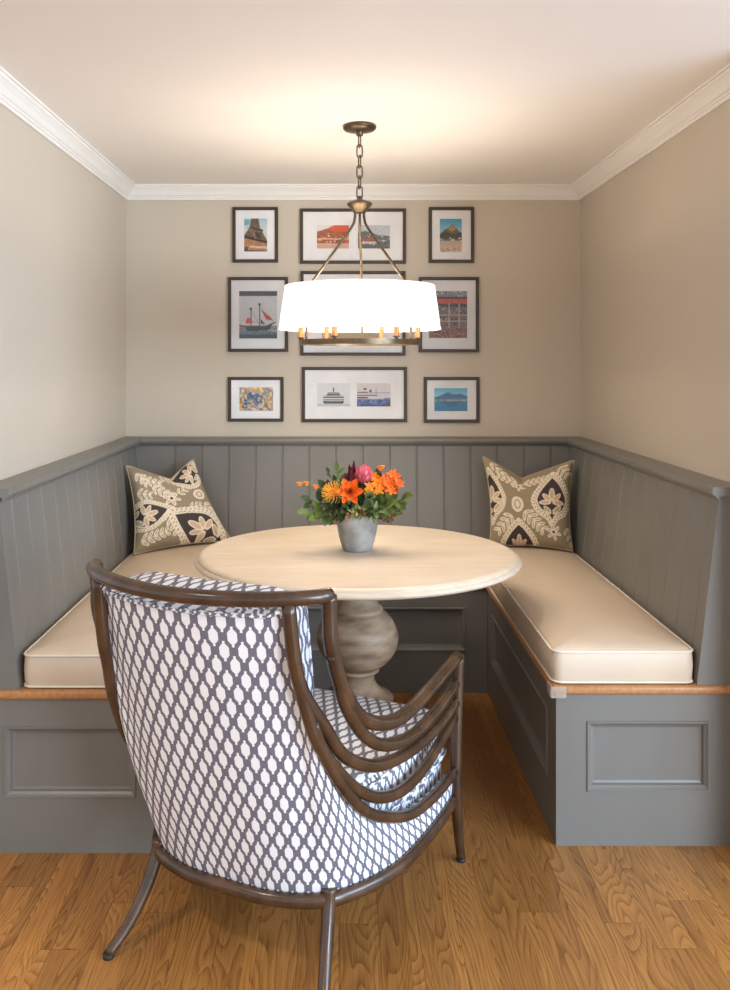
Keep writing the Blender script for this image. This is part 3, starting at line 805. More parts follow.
prof = [(0, .238)]+smooth_prof([(.116, .238), (.112, .20), (.120, .15), (.150, .10), (.190, .075)], 6)+smooth_prof([(.205, .072), (.215, .060), (.205, .048)], 4)+[(.225, .045), (.232, .038), (.232, .004), (.228, 0), (0, 0)]
bm = bmesh.new(); lathe(bm, prof, 64); link('base', bm, M['pedestal'], t, autosmooth=50)

# ------------------------------------------------------------------ vase and flowers
ZT = .748
VX, VY = .0635, 2.985
bm = bmesh.new()
prof = [(0, 0), (.046, 0), (.050, .004)]+smooth_prof([(.053, .010), (.063, .045), (.070, .085), (.0725, .122)], 5)+[(.0725, .126), (.069, .128), (.066, .125), (.064, .09), (.056, .03), (.045, .012), (0, .012)]
lathe(bm, prof, 48)
o = link('vase', bm, M['concrete'], autosmooth=60); o.location = (VX, VY, ZT)
tag(o, 'grey tapered concrete pot full of flowers on the round table', 'vase')

def frame_to(d, up=(0, 0, 1)):
    z = Vector(d).normalized(); u = Vector(up)
    if abs(z.dot(u)) > .98: u = Vector((0, 1, 0))
    x = u.cross(z).normalized(); y = z.cross(x)
    return Matrix((x, y, z)).transposed()
def blade(bm, base, d, L, w, cup=.15, bend=.3, up=(0, 0, 1), tip=1.0, n=6, m=4, mid=.45, fold=.0):
    """a petal or leaf: starts at base, runs along d, curls towards 'up' by bend, cupped across"""
    base, d, u = Vector(base), Vector(d).normalized(), Vector(up)
    s = d.cross(u)
    if s.length < 1e-3: s = d.cross(Vector((1, .3, 0)))
    s.normalize(); u = s.cross(d).normalized()
    rows = []
    for i in range(n+1):
        t = i/n
        prof_ = (math.sin(PI*min(1, max(0, (t/mid)*.5 if t < mid else .5+.5*(t-mid)/(1-mid)))))**(.75 if tip >= 1 else .5)
        ww = w*.5*max(prof_, .08 if i == 0 else .02)
        c = base+d*(L*t*(1-.12*bend*bend*t))+u*(L*bend*t*t)
        row = []
        for j in range(m+1):
            q = -1+2*j/m
            row.append(bm.verts.new(c+s*q*ww+u*(cup*w*(q*q)*prof_+fold*abs(q)*ww)))
        rows.append(row)
    for A, B in zip(rows, rows[1:]):
        for j in range(m): bm.faces.new((A[j], A[j+1], B[j+1], B[j]))
def ball(bm, c, r, sz=(1, 1, 1), seg=8, ring=6, rot=None):
    t_ = bmesh.new(); bmesh.ops.create_uvsphere(t_, u_segments=seg, v_segments=ring, radius=r)
    for v in t_.verts: v.co = Vector((v.co.x*sz[0], v.co.y*sz[1], v.co.z*sz[2]))
    if rot is not None:
        for v in t_.verts: v.co = rot @ v.co
    bmesh.ops.translate(t_, vec=c, verts=t_.verts)
    me = bpy.data.meshes.new('t'); t_.to_mesh(me); t_.free(); bm.from_mesh(me); bpy.data.meshes.remove(me)

V0 = Vector((0, 0, ZT+.05))
def stem_root(name, label, cat, group=None):
    return empty(name, (VX, VY, ZT+.02), label=label, cat=cat, group=group)
ROOT = Vector((VX, VY, ZT+.02))
def stem_to(root, p, r=.0018, name='stem', mat=None, start=None):
    """thin stalk from inside the pot over the rim to local point p"""
    p = Vector(p); a = start or Vector((p.x*.12, p.y*.12, .0)); h = Vector((p.x, p.y, 0))
    k = min(1, .045/max(h.length, 1e-4)); rim = Vector((p.x*k*.8, p.y*k*.8, .105))
    mid = (rim+p)/2+Vector((0, 0, .012))
    bm = bmesh.new(); tube(bm, [a, rim, mid, p], r, 6, 5); link(name, bm, mat or M['stem'], root, recalc=True)
def W(px, py, dy=0.0):
    """point of the bouquet given where it stands across (x) and up (z) in hundredths of a metre from the pot axis at table level"""
    return Vector((px/100, dy/100, py/100-.02))

# orange open bloom
def big_bloom(label, at, d, petals, L, w, mat, name='orange_lily'):
    rt = stem_root(name, label, 'flower'); at = Vector(at); d = Vector(d).normalized(); F = frame_to(d)
    stem_to(rt, at-d*.004)
    bm = bmesh.new()
    for ring, (n, tilt, ll) in enumerate(petals):
        for k in range(n):
            a = 2*PI*k/n+ring*.5
            rad = F @ Vector((math.cos(a), math.sin(a), 0)); dd = (rad*math.cos(tilt)+d*math.sin(tilt))
            blade(bm, at+rad*.003, dd, L*ll, w*ll, .18, .28, up=d, n=7, m=4, mid=.5)
    link('petals', bm, mat, rt, recalc=False)
    bm = bmesh.new()
    for k in range(6):
        a = 2*PI*k/6; rad = F @ Vector((math.cos(a), math.sin(a), 0)); e = at+d*.022+rad*.007
        tube(bm, [at, at+d*.013+rad*.003, e], .0007, 5, 3); ball(bm, e, .0016)
    link('stamens', bm, M['berry'], rt)
    return rt
big_bloom('large open orange bloom with pointed petals at the front of the bouquet', W(-2.6, 21.0, -6.5), (-.05, -1, .35), [(6, .2, 1), (6, .55, .85), (4, 1.0, .6)], .050, .025, M['orange'])

def pincushion(label, at, d):
    rt = stem_root('pincushion_flower', label, 'flower'); at = Vector(at); d = Vector(d).normalized(); F = frame_to(d)
    stem_to(rt, at-d*.01, .0025)
    bm = bmesh.new(); ball(bm, at, .016, seg=12, ring=8); link('flower_core', bm, M['orange2'], rt)
    bm = bmesh.new(); bt = bmesh.new(); N = 90
    for k in range(N):
        zc = 1-1.35*(k+.5)/N; a = k*2.39996; s_ = math.sqrt(max(0, 1-zc*zc))
        v = F @ Vector((s_*math.cos(a), s_*math.sin(a), zc)); e = at+v*.038+d*.006
        tube(bm, [at+v*.012, at+v*.028+d*.001, e], .0010, 4, 2); ball(bt, e, .0018, seg=5, ring=4)
    o_ = link('bristles', bm, M['yellow'], rt); o2 = link('bristle_tips', bt, M['yellow'], rt)
pincushion('yellow pincushion flower with spiky bristles left of the big orange bloom', W(-8.2, 20.2, -4.0), (-.5, -1, .5))

def protea(label, at, d):
    rt = stem_root('protea_flower', label, 'flower'); at = Vector(at); d = Vector(d).normalized(); F = frame_to(d)
    stem_to(rt, at-d*.028, .003)
    bm = bmesh.new(); ball(bm, at, .026, (1, 1, 1.2), 16, 12, F); link('flower_head', bm, M['pink'], rt)
    bm = bmesh.new(); b2 = bmesh.new()
    for k in range(70):
        zc = 1-1.7*(k+.5)/70; a = k*2.39996; s_ = math.sqrt(max(0, 1-zc*zc))
        v = F @ Vector((s_*math.cos(a), s_*math.sin(a), zc*1.2)); nv = (F @ Vector((s_*math.cos(a), s_*math.sin(a), zc*.8))).normalized()
        upv = (d-nv*d.dot(nv)); upv = upv.normalized() if upv.length > .05 else F @ Vector((1, 0, 0))
        blade(bm if k % 3 else b2, at+v*.0245-upv*.006, upv*.9+nv*.35, .019, .0095, .25, .05, up=nv, n=4, m=2)
    link('bracts', bm, M['pink'], rt, recalc=False); o_ = link('pale_bracts', b2, M['pinktip'], rt, recalc=False)
protea('pink protea bud at the top of the bouquet', W(2.2, 26.0, -1.0), (.15, -.35, 1))

# burgundy spiky leaves
rt = stem_root('burgundy_leaf_spray', 'spray of dark burgundy pointed leaves at the top of the bouquet', 'leaves')
stem_to(rt, W(-1.8, 23, 0), .002, mat=M['burgundy'])
for (x, z, dx, dz, L, yy) in ((-1.9, 22.5, -.12, 1, .078, 0), (-1.6, 22.5, .05, 1, .090, .5), (-1.2, 22, .5, 1, .085, 0), (-2.6, 22, -.35, .9, .055, -1), (-1.0, 21.5, .25, .9, .06, -1), (-1.8, 22.5, -.02, 1, .07, -1.2)):
    bm = bmesh.new(); blade(bm, W(x, z, yy), (dx, -.12, dz), L, .017, .2, .08, up=(0, -1, 0), n=6, m=2, fold=.3); link('leaf', bm, M['burgundy'], rt, recalc=False)

# sprays of small orange blossoms
def blossom_spray(label, pts, size, mat, face=(0, -1, .3), name='orange_blossom_spray', cat='flower'):
    rt = stem_root(name, label, cat, 'sprays of orange blossoms')
    c = sum((Vector(p) for p in pts), Vector())/len(pts); hub = Vector((c.x*.6, c.y*.6, c.z*.75))
    stem_to(rt, hub, .0018)
    for p in pts:
        p = Vector(p); bm = bmesh.new(); tube(bm, [hub, (hub+p)/2+Vector((0, 0, .004)), p], .0011, 5, 3); link('stalk', bm, M['stem'], rt)
        d = (Vector(face)+Vector((random.uniform(-.6, .6), random.uniform(-.2, .2), random.uniform(-.4, .5)))).normalized(); F = frame_to(d); bm = bmesh.new()
        n = 6; a0 = random.random()*2
        for k in range(n):
            a = a0+2*PI*k/n; rad = F @ Vector((math.cos(a), math.sin(a), 0))
            blade(bm, p+rad*.001, rad*.95+d*.35, size*random.uniform(.75, 1.2), size*.42, .2, .12, up=d, n=5, m=2, mid=.6)
        link('blossom', bm, mat, rt, recalc=False)
    return rt
blossom_spray('spray of golden orange blossoms right of the pink protea', [W(4.2, 22.5, -4), W(6.3, 23.6, -3.5), W(5.0, 20.6, -5), W(7.2, 21.4, -4.5), W(6.0, 25.6, -1.5), W(8.2, 23.4, -3), W(3.6, 20.8, -5.5)], .022, M['orange2'])
blossom_spray('spray of deep orange blossoms at the right of the bouquet', [W(9.6, 22.0, -3), W(11.6, 23.6, -3), W(10.4, 24.2, -1), W(13.4, 25.4, -2), W(11.4, 21.0, -4), W(14.2, 23.2, -2), W(8.9, 24.4, -2.5), W(12.6, 22.2, -3.5), W(12.2, 26.0, -1)], .026, M['orange'])
def bud_spray(label, pts, r, mat):
    rt = stem_root('orange_bud_sprig', label, 'flower'); hub = Vector(pts[0])*.55+Vector((0, 0, .045)); stem_to(rt, hub, .0015)
    for p in pts:
        p = Vector(p); bm = bmesh.new(); tube(bm, [hub, (hub+p)/2+Vector((0, 0, .006)), p], .0009, 5, 3); link('stalk', bm, M['stem'], rt)
        bm = bmesh.new(); ball(bm, p, r*.75, (1, 1, .8))
        for k in range(8):
            a = k*2.4; rad = Vector((math.cos(a), math.sin(a)*.8-.3, .5+.3*math.sin(k))).normalized(); blade(bm, p, rad, r*1.25, r*1.1, .3, -.1, up=(0, 0, 1), n=4, m=2)
        link('bud', bm, mat, rt, recalc=False)
bud_spray('sprig of three round orange buds at the far left of the bouquet', [W(-20.0, 23.0, -2), W(-17.6, 23.2, -2.5), W(-14.4, 22.2, -3)], .0105, M['orange2'])
bud_spray('single orange bud standing up at the top right of the bouquet', [W(7.8, 28.2, -1), W(8.6, 28.6, -.5)], .010, M['orange2'])

# leafy sprigs
def sprig_leaves(label, tip, leaves, L, w, mat, name='leaf_sprig', bend=-.25, seedling=1, r=.0016):
    rt = stem_root(name, label, 'leaf sprig', 'leaf sprigs in the bouquet'); tip = Vector(tip); stem_to(rt, tip, r)
    h = Vector((tip.x, tip.y, 0)); rim = Vector((tip.x*.045/max(.045, h.length)*.8, tip.y*.045/max(.045, h.length)*.8, .105))
    rng = random.Random(seedling)
    axis = (tip-rim).normalized()
    for k in range(leaves):
        t_ = .35+.65*k/max(1, leaves-1); p = rim.lerp(tip, t_)+Vector((0, 0, .024*t_*(1-t_)*2))
        side = axis.cross(Vector((0, -1, .3))).normalized()*(1 if k % 2 else -1)
        d = (axis*.7+side*(.9 if k < leaves-1 else .1)+Vector((0, -.35, .15))+Vector((rng.uniform(-.3, .3), rng.uniform(-.4, .2), rng.uniform(-.3, .3)))).normalized()
        bm = bmesh.new(); s_ = rng.uniform(.8, 1.15)
        blade(bm, p, d, L*s_, w*s_, .12, bend*rng.uniform(.3, 1.2), up=(0, -.75, .65), n=7, m=4, mid=.48, fold=.15)
        link('leaf', bm, mat, rt, recalc=False)
    return rt
S = sprig_leaves
S('broad green leaf sprig drooping at the lower left of the bouquet', W(-13.5, 11.5, -4), 5, .052, .032, M['leaf'], seedling=3)
S('dark green leaf sprig reaching to the far left above the table', W(-16.0, 17.0, -2), 6, .046, .028, M['leafdark'], seedling=4)
S('green leaf sprig in the left middle under the yellow pincushion', W(-9.8, 15.0, -6), 6, .050, .030, M['leafdark'], seedling=5)
S('upright green leaf sprig at the top left of the bouquet', W(-7.0, 27.5, 0), 7, .038, .018, M['leaf'], bend=-.1, seedling=6)
S('thin green leaf sprig left of the upright sprig at the top left', W(-9.8, 26.4, .5), 6, .033, .016, M['leafdark'], bend=-.1, seedling=7)
S('broad round green leaves at the far right of the bouquet', W(14.8, 17.5, -3), 5, .060, .040, M['leaf'], bend=-.1, seedling=8)
S('broad green leaf sprig at the right above the red berries', W(9.6, 16.0, -6.5), 5, .056, .036, M['leaf'], bend=-.1, seedling=9)
S('dark green leaf sprig behind the deep orange blossoms', W(12.0, 22.0, 1.5), 7, .045, .024, M['leafdark'], seedling=10)
S('dark green leaf sprig at the middle back behind the protea', W(1.0, 22.5, 3), 8, .046, .026, M['leafdark'], seedling=11)
S('pale narrow leaf sprig trailing over the pot rim at centre right', W(5.6, 12.6, -8.0), 8, .038, .010, M['leafpale'], bend=-.2, seedling=12)
S('pale narrow leaf sprig trailing over the pot rim at centre left', W(-1.8, 14.0, -8.5), 8, .036, .012, M['leafpale'], bend=-.2, seedling=13)
S('grey green narrow leaf sprig low at the right of the pot', W(11.0, 11.5, -4), 9, .030, .010, M['leafpale'], bend=-.2, seedling=14)
S('dark green leaf sprig between the orange bloom and the golden blossoms', W(2.0, 19.0, -5.0), 6, .040, .026, M['leafdark'], seedling=15)
S('single bright green leaf hanging in front of the big orange bloom', W(-3.4, 17.4, -8.4), 2, .034, .018, M['leaf'], seedling=16)
S('dark green leaf sprig hanging in shade over the left side of the pot', W(-6.6, 12.2, -5.5), 7, .038, .020, M['leafdark'], seedling=17)
S('dark green leaf sprig filling the gap under the golden blossoms', W(6.6, 17.0, -6.0), 7, .044, .026, M['leafdark'], seedling=21)
S('green leaf sprig under the deep orange blossoms at the right', W(12.6, 15.0, -2.0), 7, .048, .030, M['leaf'], seedling=22)
S('mid green leaf sprig low at the far left over the table', W(-16.5, 13.5, -4.0), 6, .046, .028, M['leaf'], seedling=23)
S('dark green leaf sprig behind the yellow pincushion', W(-11.0, 20.5, 1.0), 7, .044, .026, M['leafdark'], seedling=24)
S('pale leaf sprig standing behind the burgundy spray', W(-3.5, 24.0, 2.5), 7, .036, .018, M['leafpale'], bend=-.1, seedling=25)
S('olive narrow leaf sprig over the middle of the pot rim', W(1.6, 13.2, -8.6), 8, .034, .011, M['leafpale'], bend=-.2, seedling=26)
S('dark green leaf sprig at the back right behind the golden blossoms', W(7.5, 24.0, 2.0), 7, .042, .024, M['leafdark'], seedling=27)
S('broad dark leaf sprig hanging under the big orange bloom', W(-3.2, 15.6, -8.4), 6, .040, .024, M['leafdark'], seedling=31)
S('green leaf sprig over the front centre of the pot rim', W(.6, 15.6, -8.6), 6, .036, .020, M['leaf'], seedling=32)
S('dark leaf sprig under the green rosette', W(3.6, 15.2, -8.4), 6, .038, .022, M['leafdark'], seedling=33)
S('dark leaf sprig at the front left rim of the pot', W(-5.6, 14.4, -7.4), 6, .040, .024, M['leafdark'], seedling=34)
S('narrow silvery leaf sprig over the right front rim of the pot', W(6.4, 14.4, -7.0), 8, .040, .014, M['leafpale'], seedling=35)
# green rosette
rt = stem_root('green_rosette', 'green succulent rosette between the orange bloom and the golden blossoms', 'plant'); c0 = W(3.9, 19.4, -7); stem_to(rt, c0, .003)
bm = bmesh.new(); d = Vector((.1, -1, .45)).normalized(); F = frame_to(d)
for k in range(16):
    a = k*2.39996; rad = F @ Vector((math.cos(a), math.sin(a), 0)); tl = 1.25-.065*k
    blade(bm, c0, rad*math.cos(1.25-tl+.15)+d*math.sin(1.25-tl+.15+.2), .022*(1-.02*k)+.003, .017, .3, .2, up=d, n=5, m=2, mid=.6)
link('leaves', bm, M['leafpale'], rt, recalc=False)
# berries and pods
def berries(label, pts, r, mat, name, cat):
    rt = stem_root(name, label, cat); c = sum(map(Vector, pts), Vector())/len(pts); hub = c*.7+Vector((0, 0, .02)); stem_to(rt, hub, .0012, mat=M['berry'])
    for p in pts:
        p = Vector(p); bm = bmesh.new(); tube(bm, [hub, (hub+p)/2, p], .0006, 4, 2); link('stalk', bm, M['berry'], rt)
        bm = bmesh.new(); ball(bm, p, r*random.uniform(.8, 1.2), (1, 1, 1.3), 7, 5); link('berry' if r < .005 else 'pod', bm, mat, rt)
rr = random.Random(5)
berries('cluster of small dark red berries low at the right of the bouquet', [W(6.5+rr.uniform(0, 6.5), 11.8+rr.uniform(-1, 2.2), -6+rr.uniform(-1, 2)) for _ in range(22)]+[W(14.5, 14, -3), W(14.9, 13.2, -3), W(14.2, 12.8, -3)], .0030, M['berry'], 'berry_cluster', 'berries')
berries('cluster of tan and brown seed pods above the pot rim', [W(-4+rr.uniform(0, 6.5), 14.2+rr.uniform(-1.4, 1.8), -8.2+rr.uniform(-1, 1)) for _ in range(12)], .0056, M['tan'], 'seed_pod_cluster', 'seed pods')
berries('sprig of small russet berries low at the left of the bouquet', [W(-9.5+rr.uniform(0, 3.6), 12.2+rr.uniform(-1.6, 1.6), -6+rr.uniform(-1, 1)) for _ in range(14)], .0032, M['tan'], 'russet_berry_sprig', 'berries')

# ------------------------------------------------------------------ chandelier
CX, CY = .074, 3.09
ch = empty('chandelier', (CX, CY, ZC), label='round bronze chandelier with a wide white drum shade and candle sleeves', cat='lamp')
z0 = ZC
bm = bmesh.new(); lathe(bm, [(0, 0), (.056, 0), (.060, -.004), (.060, -.010), (.054, -.016), (.030, -.021), (.014, -.024), (.012, -.036), (0, -.038)], 40); link('canopy', bm, M['bronze'], ch, autosmooth=50)
bm = bmesh.new()
ztop, zbot = -.036, 1.990-ZC; nl = 6; pitch = (ztop-zbot)/nl
for k in range(nl):
    zc = ztop-(k+.5)*pitch; hl = pitch*.5+.0045; w_ = .0105; a = .35 if k % 2 else .35+PI/2; ux = Vector((math.cos(a), math.sin(a), 0)); pts = []
    for q in range(16):
        th = 2*PI*q/16; cx_, sx_ = math.cos(th), math.sin(th)
        pts.append(ux*w_*cx_+Vector((0, 0, zc+(hl-w_)*(1 if sx_ > 0 else -1)*(1 if abs(sx_) > .01 else 0)+w_*sx_)))
    tube(bm, pts, .0027, 6, 1, closed=True, up=(ux.y, -ux.x, 0))
link('chain', bm, M['bronze'], ch)
bm = bmesh.new(); H0 = -ZC
H0 += .018
lathe(bm, [(0, 1.978+H0), (.006, 1.978+H0), (.008, 1.968+H0), (.018, 1.963+H0), (.042, 1.955+H0), (.046, 1.950+H0), (.044, 1.945+H0), (.034, 1.935+H0), (.026, 1.924+H0), (.022, 1.918+H0), (0, 1.916+H0)], 36); link('hub', bm, M['bronze'], ch, autosmooth=50)
H0 -= .018
RR, ZRING = .211, 1.4705+H0
for az in (176, 57, -64):       # measured from the side facing the camera
    a = math.radians(az); dx, dy = math.sin(a), -math.cos(a)
    bm = bmesh.new(); tube(bm, [(dx*.018, dy*.018, 1.940+H0), (dx*.020, dy*.020, 1.912+H0), (dx*.034, dy*.034, 1.880+H0), (dx*.110, dy*.110, 1.780+H0), (dx*.186, dy*.186, 1.680+H0), (dx*.202, dy*.202, 1.640+H0), (dx*(RR-.004), dy*(RR-.004), 1.56+H0), (dx*(RR-.002), dy*(RR-.002), 1.47+H0)], .0048, 8, 5); link('rod', bm, M['bronze'], ch)
bm = bmesh.new(); lathe(bm, [(RR+.007, ZRING-.009), (RR+.007, ZRING+.009), (RR-.005, ZRING+.009), (RR-.005, ZRING-.009), (RR+.007, ZRING-.009)], 96); link('ring', bm, M['bronze'], ch, autosmooth=30)
bulbs = []
for k in range(6):
    a = math.radians(-85+60*k+ (0)); dx, dy = math.sin(a)*RR, -math.cos(a)*RR
    bm = bmesh.new(); lathe(bm, [(0, ZRING+.009), (.006, ZRING+.009), (.006, ZRING+.013), (.0125, ZRING+.015), (.0125, ZRING+.018), (0, ZRING+.018)], 16, (dx, dy)); cup = link('candle_cup', bm, M['darkmetal'], ch, autosmooth=40)
    bm = bmesh.new(); lathe(bm, [(0, ZRING+.018), (.0098, ZRING+.018), (.0098, ZRING+.085), (0, ZRING+.086)], 16, (dx, dy)); sl = link('candle_sleeve', bm, M['sleeve'], ch, autosmooth=40)
    bm = bmesh.new(); zb = ZRING+.086; lathe(bm, smooth_prof([(0, zb), (.008, zb+.002), (.016, zb+.022), (.015, zb+.04), (.006, zb+.066), (0, zb+.076)], 4), 14, (dx, dy)); b_ = link('bulb', bm, M['bulb'], sl)
    bulbs.append((CX+dx, CY+dy, ZC+ZRING+.13))
bm = bmesh.new(); zb, zt = 1.517+H0, 1.671+H0
lathe(bm, [(.289, zb), (.2835, zb+.05), (.268, zt), (.266, zt), (.2815, zb+.05), (.287, zb), (.289, zb)], 96); sh = link('lampshade', bm, M['shade'], ch, autosmooth=60)
for zz, rr_ in ((zb+.003, .290), (zt-.003, .269)):
    bm = bmesh.new(); lathe(bm, [(rr_, zz-.004), (rr_+.0008, zz), (rr_, zz+.004), (rr_-.004, zz+.004), (rr_-.004, zz-.004), (rr_, zz-.004)], 96); link('shade_trim', bm, M['shade'], sh, autosmooth=30)

# ------------------------------------------------------------------ armchair
AX, AY, ANG = -.2267, 2.036, math.radians(-25)
armchair = empty('armchair', (AX, AY, 0), ANG, label='barrel armchair in blue and white lattice fabric with swooping dark wood arms', cat='chair')
ROPE = .0158
TP = [(0, -.272, .892), (.07, -.269, .892), (.14, -.256, .892), (.20, -.236, .892), (.232, -.220, .890), (.246, -.190, .748), (.266, -.137, .603), (.284, -.066, .486), (.301, .018, .396), (.316, .110, .340), (.333, .234, .294), (.350, .376, .278), (.358, .515, .276)]
BP = [(0, -.066), (.055, -.066), (.107, -.062), (.160, -.048), (.205, -.028), (.236, -.006), (.264, .030), (.290, .075), (.312, .125), (.330, .185), (.344, .300), (.350, .420), (.350, .535)]
ZB = .205
def full(P, n=6):
    return catmull([(-p[0], *p[1:]) for p in P[:0:-1]]+list(P), n)
Tc = full(TP); Bc = full([(x, y, ZB) for x, y in BP])
def shell(off, rows=22):
    out = []
    for t_, b_ in zip(Tc, Bc):
        col_ = []
        for j in range(rows+1):
            v = j/rows
            p = b_.lerp(t_, v)
            # swell outwards, tuck in at the bottom rail
            n = Vector((p.x*1.2, p.y-.25, 0)).normalized()
            sw = .013*math.sin(PI*min(1, v*1.0))**.8*min(1, (t_.z-b_.z)/.4)-.004
            p = p+n*(sw+off); col_.append(p)
        out.append(col_)
    return out
outer, inner = shell(0), shell(-.022)
bm = bmesh.new(); uvl = bm.loops.layers.uv.new('UVMap')
nc, nr = len(outer), len(outer[0])
VO = [[bm.verts.new(p) for p in c] for c in outer]; VI = [[bm.verts.new(p) for p in c] for c in inner]
arc = [0]
for k in range(1, nc): arc.append(arc[-1]+(outer[k][nr//2]-outer[k-1][nr//2]).xy.length*.5+(outer[k][0]-outer[k-1][0]).xy.length*.5)
mid = arc[nc//2]
def uvof(k, j):
    h = outer[k][j]; b_ = outer[k][0]
    return (arc[k]-mid, (h-b_).length+.012)
for k in range(nc-1):
    for j in range(nr-1):
        f = bm.faces.new((VO[k][j], VO[k+1][j], VO[k+1][j+1], VO[k][j+1]))
        for l, (a, b_) in zip(f.loops, ((k, j), (k+1, j), (k+1, j+1), (k, j+1))): l[uvl].uv = uvof(a, b_)
        f = bm.faces.new((VI[k][j], VI[k][j+1], VI[k+1][j+1], VI[k+1][j]))
        for l, (a, b_) in zip(f.loops, ((k, j), (k, j+1), (k+1, j+1), (k+1, j))): l[uvl].uv = uvof(a, b_)
    for j in (0, nr-1):
        f = bm.faces.new((VO[k][j], VO[k+1][j], VI[k+1][j], VI[k][j]))
        for l, a in zip(f.loops, (k, k+1, k+1, k)): l[uvl].uv = uvof(a, j)
for k in (0, nc-1):
    for j in range(nr-1):
        f = bm.faces.new((VO[k][j], VO[k][j+1], VI[k][j+1], VI[k][j]))
        for l, b_ in zip(f.loops, (j, j+1, j+1, j)): l[uvl].uv = uvof(k, b_)
link('upholstered_shell', bm, M['fabric'], armchair, autosmooth=60)
# welt along the top edge of the back
bm = bmesh.new(); tube(bm, [c[-1]+Vector((0, -.004, -.006)) for c in outer if c[-1].z > .70], .0048, 6, 1)
o = link('welt', bm, M['fabric'], armchair); box_uv(o)

# back cushion
def back_plan(h, n=14):
    """outline of the back cushion at height fraction h"""
    zz = ZB+(.892-ZB)*h
    w_ = .185+(.231-.185)*min(1, h); yb = -.062+(-.205)*h+.030; dep = .115-.02*abs(h-.6)
    pts = []
    for q in range(40):
        th = 2*PI*q/40; c_, s_ = math.cos(th), math.sin(th)
        x = w_*math.copysign(abs(c_)**.42, c_); y = math.copysign(abs(s_)**.42, s_)
        pts.append((x, yb+dep/2+y*dep/2+.10*(x/.24)**2*(.25+.1*h) - (.012*(1-(x/w_)**2) if y < 0 else 0), zz))
    return pts
secs = []
for h in np.linspace(.27, .985, 16): secs.append(back_plan(h))
top = secs[-1]; c_ = Vector((0, sum(p[1] for p in top)/len(top), 0))
for k_, dz in ((.97, .013), (.90, .024), (.72, .033), (.4, .037), (.1, .038)):
    secs.append([(p[0]*k_, c_.y+(p[1]-c_.y)*k_, p[2]+dz) for p in top])
bm = bmesh.new(); loft(bm, secs); bc = link('back_cushion', bm, M['fabric'], armchair, autosmooth=60); ring_uv(bc, 40, 17)
for yy in (0, 1):
    ring = back_plan(.985); sel = [p for i, p in enumerate(ring)]
bm = bmesh.new()
fr_ = [back_plan(h)[2] for h in np.linspace(.3, .96, 10)]; tp_ = [(p[0]*.985, p[1], p[2]+.012) for p in back_plan(.985)[3:18]]; fl_ = [back_plan(h)[18] for h in np.linspace(.96, .3, 10)]
tube(bm, fr_+tp_+fl_, .005, 6, 1); o = link('welt', bm, M['fabric'], bc); box_uv(o)

# seat deck and cushion
bm = bmesh.new(); secs = []
for z_, i_ in ((.212, .04), (.215, .032), (.293, .032), (.298, .04)):
    secs.append([(x-math.copysign(i_, x) if abs(x) > .02 else x, y+(i_ if y < .2 else -i_*.5), z_) for x, y in [(p.x, p.y) for p in Bc]])
loft(bm, secs); o = link('seat_deck', bm, M['fabric'], armchair, autosmooth=40); box_uv(o)
bm = bmesh.new(); secs = []
def seat_ring(ins, z_, crown_=0):
    pts = [(.300, .565), (.15, .575), (0, .579), (-.15, .575), (-.300, .565), (-.328, .535), (-.326, .38), (-.300, .15), (-.265, .03), (-.22, -.01), (0, -.02), (.22, -.01), (.265, .03), (.300, .15), (.326, .38), (.328, .535)]
    c_ = Vector((0, .29, 0)); out = []
    for p in catmull([(x*.972, y, 0) for x, y in pts], 4, True):
        v = p-c_; L = v.length; out.append((c_.x+v.x*(1-ins/L), c_.y+v.y*(1-ins/L), z_))
    return out
for ins, z_ in ((.03, .302), (.012, .304), (.002, .312), (-.006, .36), (0, .405), (.004, .412), (.012, .419), (.04, .428), (.10, .437), (.20, .444), (.27, .446)): secs.append(seat_ring(ins, z_))
loft(bm, secs); sc_ = link('seat_cushion', bm, M['fabric'], armchair, autosmooth=60); ring_uv(sc_, len(secs[0]), 7)
for z_ in (.312, .409):
    bm = bmesh.new(); tube(bm, seat_ring(-.001, z_), .005, 6, 1, closed=True); o = link('welt', bm, M['fabric'], sc_); box_uv(o)

# bent wood frame
def wood(name, pts, r, n=6, sides=14): 
    bm = bmesh.new(); tube(bm, pts, r, sides, n); return link(name, bm, M['darkwood'], armchair)
mir = lambda pts: [(-p[0], *p[1:]) for p in pts]
rail = [(.303, -.160, .922), (.291, -.186, .924), (.248, -.222, .924), (.19, -.252, .923), (.10, -.279, .922), (0, -.288, .921)]
wood('top_rail', rail+mir(rail)[-2::-1], .0162)
A = [(.303, -.162, .922), (.303, -.158, .870), (.304, -.151, .811), (.308, -.106, .712), (.315, -.026, .624), (.325, .078, .573), (.337, .190, .554), (.350, .335, .567), (.360, .535, .588)]
B = [(.304, -.151, .800), (.306, -.122, .738), (.309, -.087, .665), (.317, -.010, .577), (.326, .093, .517), (.340, .222, .489), (.352, .377, .496), (.359, .520, .519)]
C_ = [(.242, -.224, .915), (.247, -.205, .787), (.255, -.179, .716), (.272, -.121, .632), (.286, -.057, .549), (.304, .037, .489), (.321, .147, .457), (.339, .275, .446), (.353, .403, .452), (.359, .517, .467)]
D_ = [(.249, -.200, .765), (.254, -.178, .700), (.266, -.141, .606), (.284, -.070, .514), (.301, .010, .441), (.316, .104, .390), (.332, .205, .370), (.346, .326, .382), (.358, .510, .428)]
E_ = [(.261, -.155, .650), (.273, -.121, .572), (.288, -.057, .475), (.305, .024, .392), (.320, .117, .338), (.337, .237, .293), (.352, .378, .280), (.358, .512, .282)]
